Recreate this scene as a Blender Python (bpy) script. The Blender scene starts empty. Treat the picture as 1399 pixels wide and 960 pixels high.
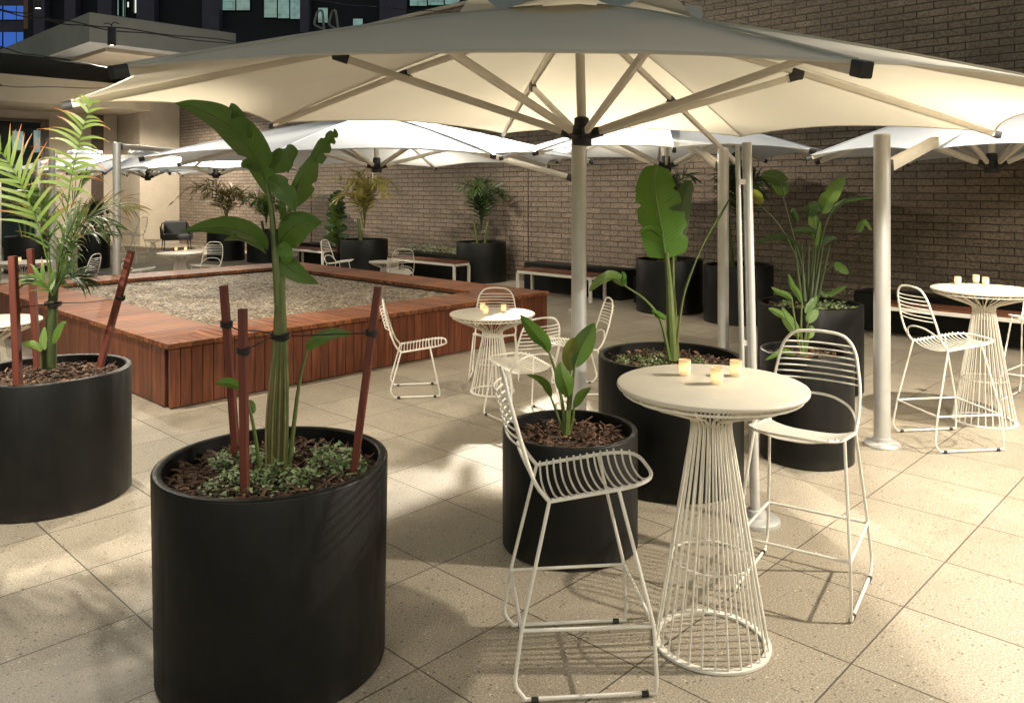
import bpy, math, random
from mathutils import Vector, Matrix, noise
random.seed(7)
S = bpy.context.scene
C = S.collection
R = math.radians
# ------------------------------------------------------------------ camera
F, H, HY = 1107.0, 1.865, 257.0            # focal length (photo pixels), eye height, horizon row
cd = bpy.data.cameras.new('camera'); cam = bpy.data.objects.new('camera', cd); C.objects.link(cam)
cam.location = (0, 0, H); cam.rotation_euler = (R(90), 0, 0)
cd.sensor_fit = 'HORIZONTAL'; cd.sensor_width = 36; cd.lens = 36 * F / 1399
cd.shift_y = -(480 - HY) / 1399; cd.clip_start = .05; cd.clip_end = 500
S.camera = cam
# ------------------------------------------------------------------ world: dusk sky
w = bpy.data.worlds.new('World'); S.world = w; w.use_nodes = True
wn = w.node_tree.nodes; sky = wn.new('ShaderNodeTexSky'); sky.sky_type = 'NISHITA'; sky.sun_disc = False
sky.sun_elevation = R(3.0); sky.sun_rotation = R(20); sky.altitude = 20
w.node_tree.links.new(sky.outputs[0], wn['Background'].inputs[0]); wn['Background'].inputs[1].default_value = .12
S.view_settings.view_transform = 'Standard'; S.view_settings.look = 'None'
S.view_settings.exposure = 0.45; S.view_settings.gamma = 1
S.render.engine = 'CYCLES'
S.cycles.use_denoising = True
S.cycles.max_bounces = 8; S.cycles.diffuse_bounces = 4; S.cycles.glossy_bounces = 3; S.cycles.transmission_bounces = 6
S.cycles.sample_clamp_indirect = 6; S.cycles.caustics_reflective = False; S.cycles.caustics_refractive = False
WARM = (1.0, .90, .735)
# (position, watts, half cone degrees): downlights above the terrace, some added unseen as fill
LAMPS = [((-3.75, 6.4, 4.0), 520, 58, 'above the left corner of the timber bed', None, .04),
         ((-4.94, 10.0, 3.72), 230, 80, 'in front of the beige roof', None, .04),
         ((1.3, 9.3, 4.15), 470, 62, 'above the far side of the largest umbrella, added to light its canvas', (.9, 7.0, 2.6), .15),  # added unseen lamp; makes the canopy underside glow through the fabric
         ((3.0, 3.5, 2.55), 370, 80, 'beside the largest umbrella, right of the bar tables', None, .03),
         ((-2.95, 3.1, 2.9), 330, 43, 'beside the palm planter', (-2.75, 5.0, 1.4), .04),
         ((4.3, 5.6, 3.6), 640, 84, 'right of the largest umbrella', None, .04),
         ((0., 12.2, 4.0), 2250, 62, 'over the benches', (-.1, 7.6, 0), .04),
         ((-6.6, 17.2, 3.9), 650, 85, 'at the far end of terrace', None, .05),
         ((-10.8, 22.8, 4.4), 1500, 85, 'hidden by the largest umbrella, added to light the beige pier', None, .05),  # added lamp, kept out of sight, brightens the pier and far facade
         ((-7.02, 12.0, 4.62), 150, 80, 'at the top left before the dark tower', None, .05),
         ((-1.4, 14.2, 3.3), 300, 80, 'close to the wall over the dark palm, added wall light', None, .05),  # added unseen lamp for a warm patch on the wall
         ((1.7, 11.95, 3.5), 200, 80, 'close to the wall over the red-stemmed palm, added wall light', None, .05),  # second added wall light, also out of sight
         ((8.2, 2.6, 4.3), 1050, 85, 'out of frame to the right, added to fill the wall', None, .5),  # added off-frame fill for the right part of the wall
         ((.6, -2.2, 3.5), 200, 85, 'behind the camera, added front fill', None, .25),  # added fill, no known lamp here; lights the foreground from the front
         ((-2.6, -1.2, 3.5), 150, 85, 'behind the camera on the left, added front fill', None, .25)]  # weaker added front fill from the left, likewise unseen
# ------------------------------------------------------------------ frame helpers
CA, SA = math.cos(R(46.1)), math.sin(R(46.1))
def UV(u, v, z=0.): return Vector((u * CA - v * SA, u * SA + v * CA, z))
def at(px, py, Y): return Vector(((px - 700) * Y / F, Y, H - (py - HY) * Y / F))
def gnd(px, py, z=0.):
    Y = F * (H - z) / (py - HY); return Vector(((px - 700) * Y / F, Y, z))
ORG = {}
# ------------------------------------------------------------------ mesh builder
class MB:
    def __init__(s): s.v = []; s.f = []; s.uv = {}
    def add(s, vs, fs, uvs=None):
        o = len(s.v); s.v += [Vector(p) for p in vs]
        for i, f in enumerate(fs):
            if uvs: s.uv[len(s.f)] = uvs[i]
            s.f.append(tuple(o + k for k in f))
        return s
    def box(s, c, d, m=None):
        c = Vector(c); h = [k / 2 for k in d]; vs = []
        for x in (-1, 1):
            for y in (-1, 1):
                for z in (-1, 1):
                    p = Vector((x * h[0], y * h[1], z * h[2]))
                    if m is not None: p = m @ p
                    vs.append(p + c)
        return s.add(vs, [(0, 1, 3, 2), (4, 6, 7, 5), (0, 4, 5, 1), (2, 3, 7, 6), (0, 2, 6, 4), (1, 5, 7, 3)])
    def box2(s, a, b):
        return s.box([(a[i] + b[i]) / 2 for i in range(3)], [abs(b[i] - a[i]) for i in range(3)])
    def cbox(s, a, b, ch=.006):                       # box with chamfered edges along z and top
        x0, y0, z0 = a; x1, y1, z1 = b
        def ring(e, z): return [(x0+e, y0, z), (x1-e, y0, z), (x1, y0+e, z), (x1, y1-e, z), (x1-e, y1, z), (x0+e, y1, z), (x0, y1-e, z), (x0, y0+e, z)]
        def ring2(e, z): return [(x0+e+ch, y0+ch, z), (x1-e-ch, y0+ch, z), (x1-ch, y0+e+ch, z), (x1-ch, y1-e-ch, z), (x1-e-ch, y1-ch, z), (x0+e+ch, y1-ch, z), (x0+ch, y1-e-ch, z), (x0+ch, y0+e+ch, z)]
        rs = [ring(ch, z0), ring(ch, z1 - ch), ring2(ch, z1)]
        vs = [p for r in rs for p in r]; fs = []
        for k in range(2):
            for i in range(8): j = (i + 1) % 8; fs.append((k*8+i, k*8+j, k*8+8+j, k*8+8+i))
        fs += [tuple(range(7, -1, -1)), tuple(range(16, 24))]
        return s.add(vs, fs)
    def tube(s, pts, r, n=6, closed=False, cap=True, flat=None):
        pts = [Vector(p) for p in pts]; N = len(pts)
        rr = r if isinstance(r, (list, tuple)) else [r] * N
        tan = []
        for i in range(N):
            if closed: t = pts[(i + 1) % N] - pts[i - 1]
            else: t = pts[min(i + 1, N - 1)] - pts[max(i - 1, 0)]
            tan.append(t.normalized() if t.length > 1e-9 else Vector((0, 0, 1)))
        ref = Vector((0, 0, 1)) if abs(tan[0].z) < .9 else Vector((1, 0, 0))
        if flat is not None: ref = Vector(flat)
        a = (ref - tan[0] * ref.dot(tan[0])).normalized(); vs = []
        for i in range(N):
            a = (a - tan[i] * a.dot(tan[i])); a = a.normalized() if a.length > 1e-6 else tan[i].orthogonal().normalized()
            b = tan[i].cross(a)
            for k in range(n):
                q = 2 * math.pi * (k + (.5 if n == 4 else 0)) / n
                vs.append(pts[i] + (a * math.cos(q) + b * math.sin(q)) * rr[i])
        fs = []
        for i in range(N if closed else N - 1):
            j = (i + 1) % N
            for k in range(n):
                l = (k + 1) % n; fs.append((i*n+k, i*n+l, j*n+l, j*n+k))
        if cap and not closed:
            fs.append(tuple(range(n - 1, -1, -1))); fs.append(tuple((N - 1) * n + k for k in range(n)))
        return s.add(vs, fs)
    def bar(s, a, b, wd, ht, up=(0, 0, 1)):           # rectangular bar
        a, b = Vector(a), Vector(b); t = (b - a).normalized(); up = Vector(up)
        sd = t.cross(up); sd = sd.normalized() if sd.length > 1e-5 else t.orthogonal().normalized(); u2 = sd.cross(t)
        e = .18; vs = []
        for p in (a, b):
            for x, y in ((-1, -1+e), (-1+e, -1), (1-e, -1), (1, -1+e), (1, 1-e), (1-e, 1), (-1+e, 1), (-1, 1-e)):
                vs.append(p + sd * (x * wd / 2) + u2 * (y * ht / 2))
        fs = [(i, (i+1) % 8, 8 + (i+1) % 8, 8 + i) for i in range(8)] + [tuple(range(7, -1, -1)), tuple(range(8, 16))]
        return s.add(vs, fs)
    def lathe(s, prof, n=48, c=(0, 0, 0)):            # prof: (r, z) list
        c = Vector(c); vs = []; fs = []
        for r, z in prof:
            for k in range(n):
                q = 2 * math.pi * k / n; vs.append(c + Vector((r * math.cos(q), r * math.sin(q), z)))
        for i in range(len(prof) - 1):
            for k in range(n):
                l = (k + 1) % n; fs.append((i*n+k, i*n+l, (i+1)*n+l, (i+1)*n+k))
        if prof[0] == prof[-1]: return s.add(vs, fs)
        if prof[0][0] > 1e-6: fs.append(tuple(range(n - 1, -1, -1)))
        if prof[-1][0] > 1e-6: fs.append(tuple((len(prof) - 1) * n + k for k in range(n)))
        return s.add(vs, fs)
    def build(s, name, mat, parent=None, world=False, smooth=True, ang=38):
        me = bpy.data.meshes.new(name); off = Vector((0, 0, 0))
        if parent is not None and world: off = ORG.get(parent.name, off)
        me.from_pydata([p - off for p in s.v], [], s.f); me.update()
        if s.uv:
            ul = me.uv_layers.new(name='UVMap')
            for fi, uvs in s.uv.items():
                for li, uvv in zip(me.polygons[fi].loop_indices, uvs): ul.data[li].uv = uvv
        if smooth:
            me.polygons.foreach_set('use_smooth', [True] * len(me.polygons))
            me.set_sharp_from_angle(angle=R(ang))
        me.materials.append(mat)
        o = bpy.data.objects.new(name, me); C.objects.link(o)
        if parent is not None: o.parent = parent; ORG[o.name] = ORG.get(parent.name, Vector((0, 0, 0)))
        return o
def tag(o, label=None, cat=None, group=None, kind=None):
    if label: o['label'] = label
    if cat: o['category'] = cat
    if group: o['group'] = group
    if kind: o['kind'] = kind
    return o
def thing(name, label, cat, loc=(0, 0, 0), rotz=0, group=None):
    o = bpy.data.objects.new(name, None); C.objects.link(o); o.location = loc; o.rotation_euler = (0, 0, rotz)
    o.empty_display_size = .1; ORG[o.name] = Vector(loc)
    return tag(o, label, cat, group)
def dup(root, loc, rotz, label, group=None, sc=1.):
    r = root.copy(); C.objects.link(r); r.location = loc; r.rotation_euler = (0, 0, rotz); r.scale = (sc, sc, sc)
    r['label'] = label
    if group: r['group'] = group
    for ch in list(root.children):
        c = ch.copy(); C.objects.link(c); c.parent = r
        for g in list(ch.children):
            d = g.copy(); C.objects.link(d); d.parent = c
    ORG[r.name] = Vector(loc)
    return r
def rnd(pts, rad, n=4, closed=False):                 # round the corners of a polyline
    pts = [Vector(p) for p in pts]; N = len(pts); out = []
    for i in range(N):
        if not closed and i in (0, N - 1): out.append(pts[i]); continue
        p, a, b = pts[i], pts[i - 1], pts[(i + 1) % N]
        ra = min(rad, (a - p).length * .45); rb = min(rad, (b - p).length * .45)
        A = p + (a - p).normalized() * ra; B = p + (b - p).normalized() * rb
        for k in range(n + 1):
            t = k / n; out.append(A * (1-t)**2 + p * 2*t*(1-t) + B * t*t)
    return out
def spline(pts, n=6):                                 # catmull-rom
    pts = [Vector(p) for p in pts]; q = [pts[0] * 2 - pts[1]] + pts + [pts[-1] * 2 - pts[-2]]; out = []
    for i in range(1, len(q) - 2):
        for k in range(n):
            t = k / n; a, b, c, d = q[i-1:i+3]
            out.append(.5 * ((2*b) + (c-a)*t + (2*a-5*b+4*c-d)*t*t + (3*b-a-3*c+d)*t**3))
    out.append(pts[-1]); return out
# ------------------------------------------------------------------ materials
def mat(name, col, rough=.6, metal=0., spec=.5):
    m = bpy.data.materials.new(name); m.use_nodes = True; b = m.node_tree.nodes['Principled BSDF']
    b.inputs['Base Color'].default_value = (*col, 1); b.inputs['Roughness'].default_value = rough
    b.inputs['Metallic'].default_value = metal; b.inputs['Specular IOR Level'].default_value = spec
    return m
class N:                                              # small node-graph helper
    def __init__(s, m): s.t = m.node_tree; s.b = s.t.nodes['Principled BSDF']; s.m = m
    def n(s, ty, ins=None, **kw):
        nd = s.t.nodes.new(ty)
        for k, v in kw.items(): setattr(nd, k, v)
        for k, v in (ins or {}).items(): s.set(nd, k, v)
        return nd
    def set(s, nd, k, v):
        if isinstance(v, bpy.types.NodeSocket): s.t.links.new(v, nd.inputs[k])
        elif isinstance(v, tuple) and len(v) == 3 and nd.inputs[k].type == 'RGBA': nd.inputs[k].default_value = (*v, 1)
        else: nd.inputs[k].default_value = v
    def math(s, op, a, b=0., c=0.): return s.n('ShaderNodeMath', {0: a, 1: b, 2: c}, operation=op).outputs[0]
    def mix(s, fac, a, b, bt='MIX'):
        nd = s.t.nodes.new('ShaderNodeMix'); nd.data_type = 'RGBA'; nd.blend_type = bt
        for i, v in ((0, fac), (6, a), (7, b)):
            if isinstance(v, bpy.types.NodeSocket): s.t.links.new(v, nd.inputs[i])
            else: nd.inputs[i].default_value = (*v, 1) if isinstance(v, tuple) else v
        return nd.outputs[2]
    def noise(s, vec, scale, detail=4, rough=.55):
        return s.n('ShaderNodeTexNoise', {'Vector': vec, 'Scale': scale, 'Detail': detail, 'Roughness': rough}).outputs['Fac']
    def ramp(s, fac, stops):
        nd = s.n('ShaderNodeValToRGB', {0: fac}); e = nd.color_ramp.elements
        while len(e) < len(stops): e.new(.5)
        for i, (p, c) in enumerate(stops): e[i].position = p; e[i].color = (*c, 1) if isinstance(c, tuple) else (c, c, c, 1)
        return nd.outputs[0]
    def bump(s, h, strength=.3, dist=.01):
        nd = s.n('ShaderNodeBump', {'Height': h, 'Strength': strength, 'Distance': dist}); s.t.links.new(nd.outputs[0], s.b.inputs['Normal'])
    def coord(s, k='Object'): return s.n('ShaderNodeTexCoord').outputs[k]
    def col(s, v): s.set(s.b, 'Base Color', v)
    def rough(s, v): s.set(s.b, 'Roughness', v)
def island(g): return g.n('ShaderNodeNewGeometry').outputs['Random Per Island']

def m_floor():
    m = mat('granite_paver', (.5, .43, .33), .55); g = N(m); co = g.coord()
    sp = g.n('ShaderNodeSeparateXYZ', {0: co}); T = .6
    def cell(o, off):
        a = g.math('DIVIDE', g.math('SUBTRACT', o, off), T); fl = g.math('FLOOR', a); fr = g.math('SUBTRACT', a, fl)
        d = g.math('MULTIPLY', g.math('MINIMUM', fr, g.math('SUBTRACT', 1., fr)), T); return fl, d
    fu, du = cell(sp.outputs[0], 3.215 % T); fv, dv = cell(sp.outputs[1], 1.247 % T)
    d = g.math('MINIMUM', du, dv)
    wob = g.math('MULTIPLY', g.noise(co, 40, 2), .0022)
    grout = g.n('ShaderNodeMapRange', {0: d, 1: g.math('ADD', .0011, wob), 2: g.math('ADD', .0036, wob), 3: 1., 4: 0.}).outputs[0]
    cv = g.n('ShaderNodeCombineXYZ', {0: fu, 1: fv}).outputs[0]
    wn_ = g.n('ShaderNodeTexWhiteNoise', {'Vector': cv}, noise_dimensions='3D').outputs['Value']
    base = g.mix(wn_, (.30, .255, .193), (.455, .398, .312))
    big = g.noise(co, 1.7, 5, .6)
    base = g.mix(g.ramp(big, [(.35, 0.), (.7, 1.)]), base, (.31, .268, .205), 'MIX')
    stain = g.ramp(g.noise(co, 3.2, 7, .68), [(.52, 0.), (.72, 1.)])
    base = g.mix(g.math('MULTIPLY', stain, .5), base, (.21, .175, .125))
    fine = g.noise(co, 120, 4, .75)
    base = g.mix(g.ramp(fine, [(.40, .8), (.50, 0.)]), base, (.15, .12, .085))
    base = g.mix(g.ramp(fine, [(.54, 0.), (.64, .75)]), base, (.56, .51, .42))
    vo = g.n('ShaderNodeTexVoronoi', {'Vector': co, 'Scale': 42.}); vr = g.n('ShaderNodeSeparateColor', {0: vo.outputs['Color']}).outputs[0]
    spk = g.math('MULTIPLY', g.math('LESS_THAN', vo.outputs['Distance'], .26), g.math('GREATER_THAN', vr, .80))
    base = g.mix(g.math('MULTIPLY', spk, .8), base, (.10, .085, .06))
    spk2 = g.math('MULTIPLY', g.math('LESS_THAN', vo.outputs['Distance'], .2), g.math('LESS_THAN', vr, .10))
    base = g.mix(g.math('MULTIPLY', spk2, .6), base, (.75, .70, .6))
    g.col(g.mix(g.math('MULTIPLY', grout, .95), base, (.065, .052, .038)))
    g.rough(g.math('ADD', .42, g.math('MULTIPLY', fine, .3)))
    g.bump(g.math('SUBTRACT', g.math('MULTIPLY', fine, .25), grout), .5, .004)
    return m
def m_brick():
    m = mat('split_face_block', (.27, .21, .155), .85); g = N(m); co = g.coord()
    sp = g.n('ShaderNodeSeparateXYZ', {0: co}); v2 = g.n('ShaderNodeCombineXYZ', {0: sp.outputs[1], 1: sp.outputs[2]}).outputs[0]
    wob = g.n('ShaderNodeTexNoise', {'Vector': co, 'Scale': 9., 'Detail': 3.})
    v3 = g.n('ShaderNodeVectorMath', {0: v2, 1: g.n('ShaderNodeVectorMath', {0: wob.outputs['Color'], 1: (.012, .012, 0)}, operation='MULTIPLY').outputs[0]}, operation='ADD').outputs[0]
    br = g.n('ShaderNodeTexBrick', {'Vector': v3, 'Color1': (.345, .268, .20), 'Color2': (.25, .193, .142), 'Mortar': (.045, .034, .026), 'Scale': 1., 'Mortar Size': .0085, 'Mortar Smooth': .25, 'Bias': 0., 'Brick Width': .39, 'Row Height': .1}, offset=.45)
    lum = g.noise(co, 2.2, 5, .6); c = g.mix(g.ramp(lum, [(.3, .55), (.7, 0.)]), br.outputs['Color'], (.15, .118, .09))
    rg = g.noise(co, 28, 5, .65); c = g.mix(g.ramp(rg, [(.35, .6), (.55, 0.)]), c, (.07, .052, .037))
    g.col(c)
    hgt = g.math('SUBTRACT', g.math('ADD', g.math('MULTIPLY', rg, .8), g.math('MULTIPLY', g.noise(co, 7, 3), .5)), g.math('MULTIPLY', br.outputs['Fac'], 1.1))
    g.bump(hgt, 1., .045); return m
def m_wood(name, c1, c2, c3, axis=0, rough=.5):
    m = mat(name, c1, rough); g = N(m); co = g.coord(); sc = [14, 14, 14]; sc[axis] = 1.1
    ri = island(g)
    off = g.n('ShaderNodeCombineXYZ', {0: g.math('MULTIPLY', ri, 37.), 1: g.math('MULTIPLY', ri, 91.), 2: g.math('MULTIPLY', ri, 53.)}).outputs[0]
    v = g.n('ShaderNodeVectorMath', {0: g.n('ShaderNodeVectorMath', {0: co, 1: tuple(sc)}, operation='MULTIPLY').outputs[0], 1: off}, operation='ADD').outputs[0]
    gr = g.noise(v, 2.2, 7, .62)
    c = g.mix(ri, c1, c2); c = g.mix(g.ramp(gr, [(.38, .85), (.6, 0.)]), c, c3)
    g.col(c); g.rough(g.math('ADD', rough - .12, g.math('MULTIPLY', gr, .3))); g.bump(gr, .25, .003); return m
def m_pot():
    m = mat('charcoal_fibre_pot', (.014, .015, .015), .42, spec=.3); g = N(m); co = g.coord()
    a = g.noise(co, 5, 6, .6); z = g.n('ShaderNodeSeparateXYZ', {0: co}).outputs[2]
    base = g.mix(g.ramp(a, [(.4, 0.), (.75, .8)]), (.0035, .0037, .0036), (.009, .009, .0085))
    dust = g.math('MULTIPLY', g.n('ShaderNodeMapRange', {0: z, 1: 0., 2: .09, 3: 1., 4: 0.}).outputs[0], g.ramp(g.noise(co, 11, 5, .65), [(.35, .1), (.7, .9)]))
    sc_ = g.n('ShaderNodeVectorMath', {0: co, 1: (3., 3., 26.)}, operation='MULTIPLY').outputs[0]
    dust = g.math('MAXIMUM', dust, g.math('MULTIPLY', g.ramp(g.noise(sc_, 2.2, 6, .7), [(.62, 0.), (.72, 1.)]), .25))
    g.col(g.mix(g.math('MULTIPLY', dust, .4), base, (.075, .064, .05)))
    sm = g.n('ShaderNodeVectorMath', {0: co, 1: (9., 9., 1.2)}, operation='MULTIPLY').outputs[0]
    g.rough(g.ramp(g.noise(sm, 3, 5, .6), [(.3, .40), (.75, .62)])); g.bump(g.noise(co, 90, 3), .08, .003); return m
def m_mulch():
    m = mat('bark_chips', (.12, .055, .03), .85); g = N(m); ri = island(g)
    c = g.ramp(ri, [(0., (.028, .016, .011)), (.35, (.075, .038, .022)), (.7, (.125, .066, .036)), (1., (.27, .16, .09))])
    g.col(g.mix(g.ramp(g.noise(g.coord(), 60, 4), [(.4, .6), (.6, 0.)]), c, (.03, .016, .01))); return m
def m_leaf(name, dark, light, rib, trans=.28, vein=34.):
    m = mat(name, dark, .38); g = N(m); uv = g.coord('UV'); sp = g.n('ShaderNodeSeparateXYZ', {0: uv})
    a = g.math('ABSOLUTE', g.math('SUBTRACT', sp.outputs[0], .5)); co = g.coord()
    wv = g.math('SINE', g.math('MULTIPLY', g.math('ADD', sp.outputs[1], g.math('MULTIPLY', a, -.25)), vein * 6.283))
    wv = g.math('MULTIPLY_ADD', wv, .5, .5)
    ns = g.noise(co, 7, 5, .6); ri = g.n('ShaderNodeObjectInfo').outputs['Random']
    c = g.mix(g.math('MULTIPLY_ADD', wv, .35, g.math('MULTIPLY', ns, .5)), dark, light)
    c = g.mix(g.math('MULTIPLY', ri, .35), c, light)
    edge = g.ramp(g.math('ADD', a, g.math('MULTIPLY', g.noise(co, 25, 4), .14)), [(.555, 0.), (.61, .8)])
    c = g.mix(edge, c, (.13, .10, .03))
    c = g.mix(g.ramp(a, [(.018, 1.), (.045, 0.)]), c, rib); g.col(c)
    g.rough(g.math('MULTIPLY_ADD', ns, .25, .25)); g.bump(g.math('ADD', wv, g.math('MULTIPLY', ns, 1.2)), .35, .004)
    tr = g.n('ShaderNodeBsdfTranslucent', {0: g.mix(.5, c, (.2, .3, .03))}); mx = g.n('ShaderNodeMixShader', {0: trans, 1: g.b.outputs[0], 2: tr.outputs[0]})
    g.t.links.new(mx.outputs[0], g.t.nodes['Material Output'].inputs[0]); return m
def m_blade(name, stops, trans=.3):                   # palm leaflets: uv.y runs base to tip
    m = mat(name, stops[0][1], .42); g = N(m); uv = g.coord('UV'); sp = g.n('ShaderNodeSeparateXYZ', {0: uv})
    v = g.math('ADD', sp.outputs[1], g.math('MULTIPLY', g.math('SUBTRACT', island(g), .5), .35))
    c = g.ramp(v, stops); c = g.mix(g.math('MULTIPLY', island(g), .4), c, tuple(k * .5 for k in stops[0][1])); g.col(c)
    tr = g.n('ShaderNodeBsdfTranslucent', {0: c}); mx = g.n('ShaderNodeMixShader', {0: trans, 1: g.b.outputs[0], 2: tr.outputs[0]})
    g.t.links.new(mx.outputs[0], g.t.nodes['Material Output'].inputs[0]); return m
def m_fabric(name, col, trans=.4):
    m = mat(name, col, .9, spec=.1); g = N(m); co = g.coord()
    ns = g.noise(co, 2.5, 5, .6); c = g.mix(g.ramp(ns, [(.35, .35), (.7, 0.)]), col, tuple(k * .86 for k in col)); g.col(c)
    g.bump(g.math('ADD', g.math('MULTIPLY', g.noise(co, 3, 3), 3.), g.noise(co, 500, 1)), .15, .006)
    tr = g.n('ShaderNodeBsdfTranslucent', {0: (col[0], col[1] * .96, col[2] * .86)}); mx = g.n('ShaderNodeMixShader', {0: trans, 1: g.b.outputs[0], 2: tr.outputs[0]})
    g.t.links.new(mx.outputs[0], g.t.nodes['Material Output'].inputs[0]); return m
def m_glow(name, col, st):
    m = mat(name, col, .5); b = m.node_tree.nodes['Principled BSDF']; b.inputs['Emission Color'].default_value = (*col, 1); b.inputs['Emission Strength'].default_value = st; return m
def m_noisy(name, c1, c2, scale=6, rough=.6, bump=.1, metal=0.):
    m = mat(name, c1, rough, metal); g = N(m); co = g.coord(); a = g.noise(co, scale, 6, .6)
    g.col(g.mix(g.ramp(a, [(.35, 0.), (.68, 1.)]), c1, c2)); g.rough(g.math('MULTIPLY_ADD', a, .3, rough - .15)); g.bump(g.noise(co, scale * 12, 3), bump, .003); return m
def m_pebble():
    m = mat('wet_pebbles', (.4, .33, .22), .3); g = N(m); co = g.coord()
    vo = g.n('ShaderNodeTexVoronoi', {'Vector': co, 'Scale': 25.}); ve = g.n('ShaderNodeTexVoronoi', {'Vector': co, 'Scale': 25.}, feature='DISTANCE_TO_EDGE')
    cr = g.n('ShaderNodeSeparateColor', {0: vo.outputs['Color']})
    c = g.ramp(cr.outputs[0], [(0., (.06, .042, .025)), (.3, (.26, .195, .125)), (.7, (.44, .345, .235)), (1., (.66, .56, .42))])
    c = g.mix(g.ramp(ve.outputs[0], [(0.02, 1.), (.16, 0.)]), c, (.05, .035, .02))
    dry = g.ramp(g.noise(g.n('ShaderNodeVectorMath', {0: co, 1: (2.4, .8, 1.)}, operation='MULTIPLY').outputs[0], 1.1, 5, .6), [(.54, 0.), (.66, .4)])
    c = g.mix(dry, c, (.42, .36, .28)); g.col(c); g.rough(g.ramp(g.noise(co, 3, 4), [(.35, .62), (.65, .9)]))
    g.bump(g.ramp(ve.outputs[0], [(0., 0.), (.3, 1.)]), .45, .012); return m
def m_window():
    m = mat('lit_office_window', (.02, .03, .03), .25); g = N(m); co = g.coord(); b = g.b
    sp = g.n('ShaderNodeSeparateXYZ', {0: co}); ri = g.n('ShaderNodeObjectInfo').outputs['Random']
    off = g.n('ShaderNodeCombineXYZ', {0: g.math('MULTIPLY', ri, 40.), 1: 0., 2: g.math('MULTIPLY', ri, 17.)}).outputs[0]
    v = g.n('ShaderNodeVectorMath', {0: co, 1: off}, operation='ADD').outputs[0]
    blk = g.n('ShaderNodeTexBrick', {'Vector': g.n('ShaderNodeVectorMath', {0: g.n('ShaderNodeCombineXYZ', {0: sp.outputs[0], 1: sp.outputs[2]}).outputs[0], 1: off}, operation='ADD').outputs[0], 'Color1': (.75, .9, .8), 'Color2': (.12, .2, .19), 'Mortar': (.03, .05, .05), 'Scale': 1., 'Mortar Size': .02, 'Brick Width': .55, 'Row Height': .34}).outputs['Color']
    c = g.mix(g.ramp(g.noise(v, 2.6, 4, .6), [(.35, 0.), (.65, .85)]), (.22, .40, .37), blk, 'MULTIPLY'); c = g.mix(g.math('MULTIPLY', ri, .5), c, (.30, .36, .30))
    g.set(b, 'Emission Color', c); b.inputs['Emission Strength'].default_value = .55; return m
def m_candle():
    m = mat('frosted_glass_holder', (.92, .80, .64), .5); b = m.node_tree.nodes['Principled BSDF']
    b.inputs['Transmission Weight'].default_value = .5; b.inputs['Emission Color'].default_value = (1, .62, .25, 1)
    g = N(m); z = g.n('ShaderNodeSeparateXYZ', {0: g.coord()}).outputs[2]
    g.set(b, 'Emission Strength', g.ramp(z, [(.0, .10), (.028, .55), (.05, .22), (.066, .06)])); return m  # emission by height paints the flame's glow into the glass
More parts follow.
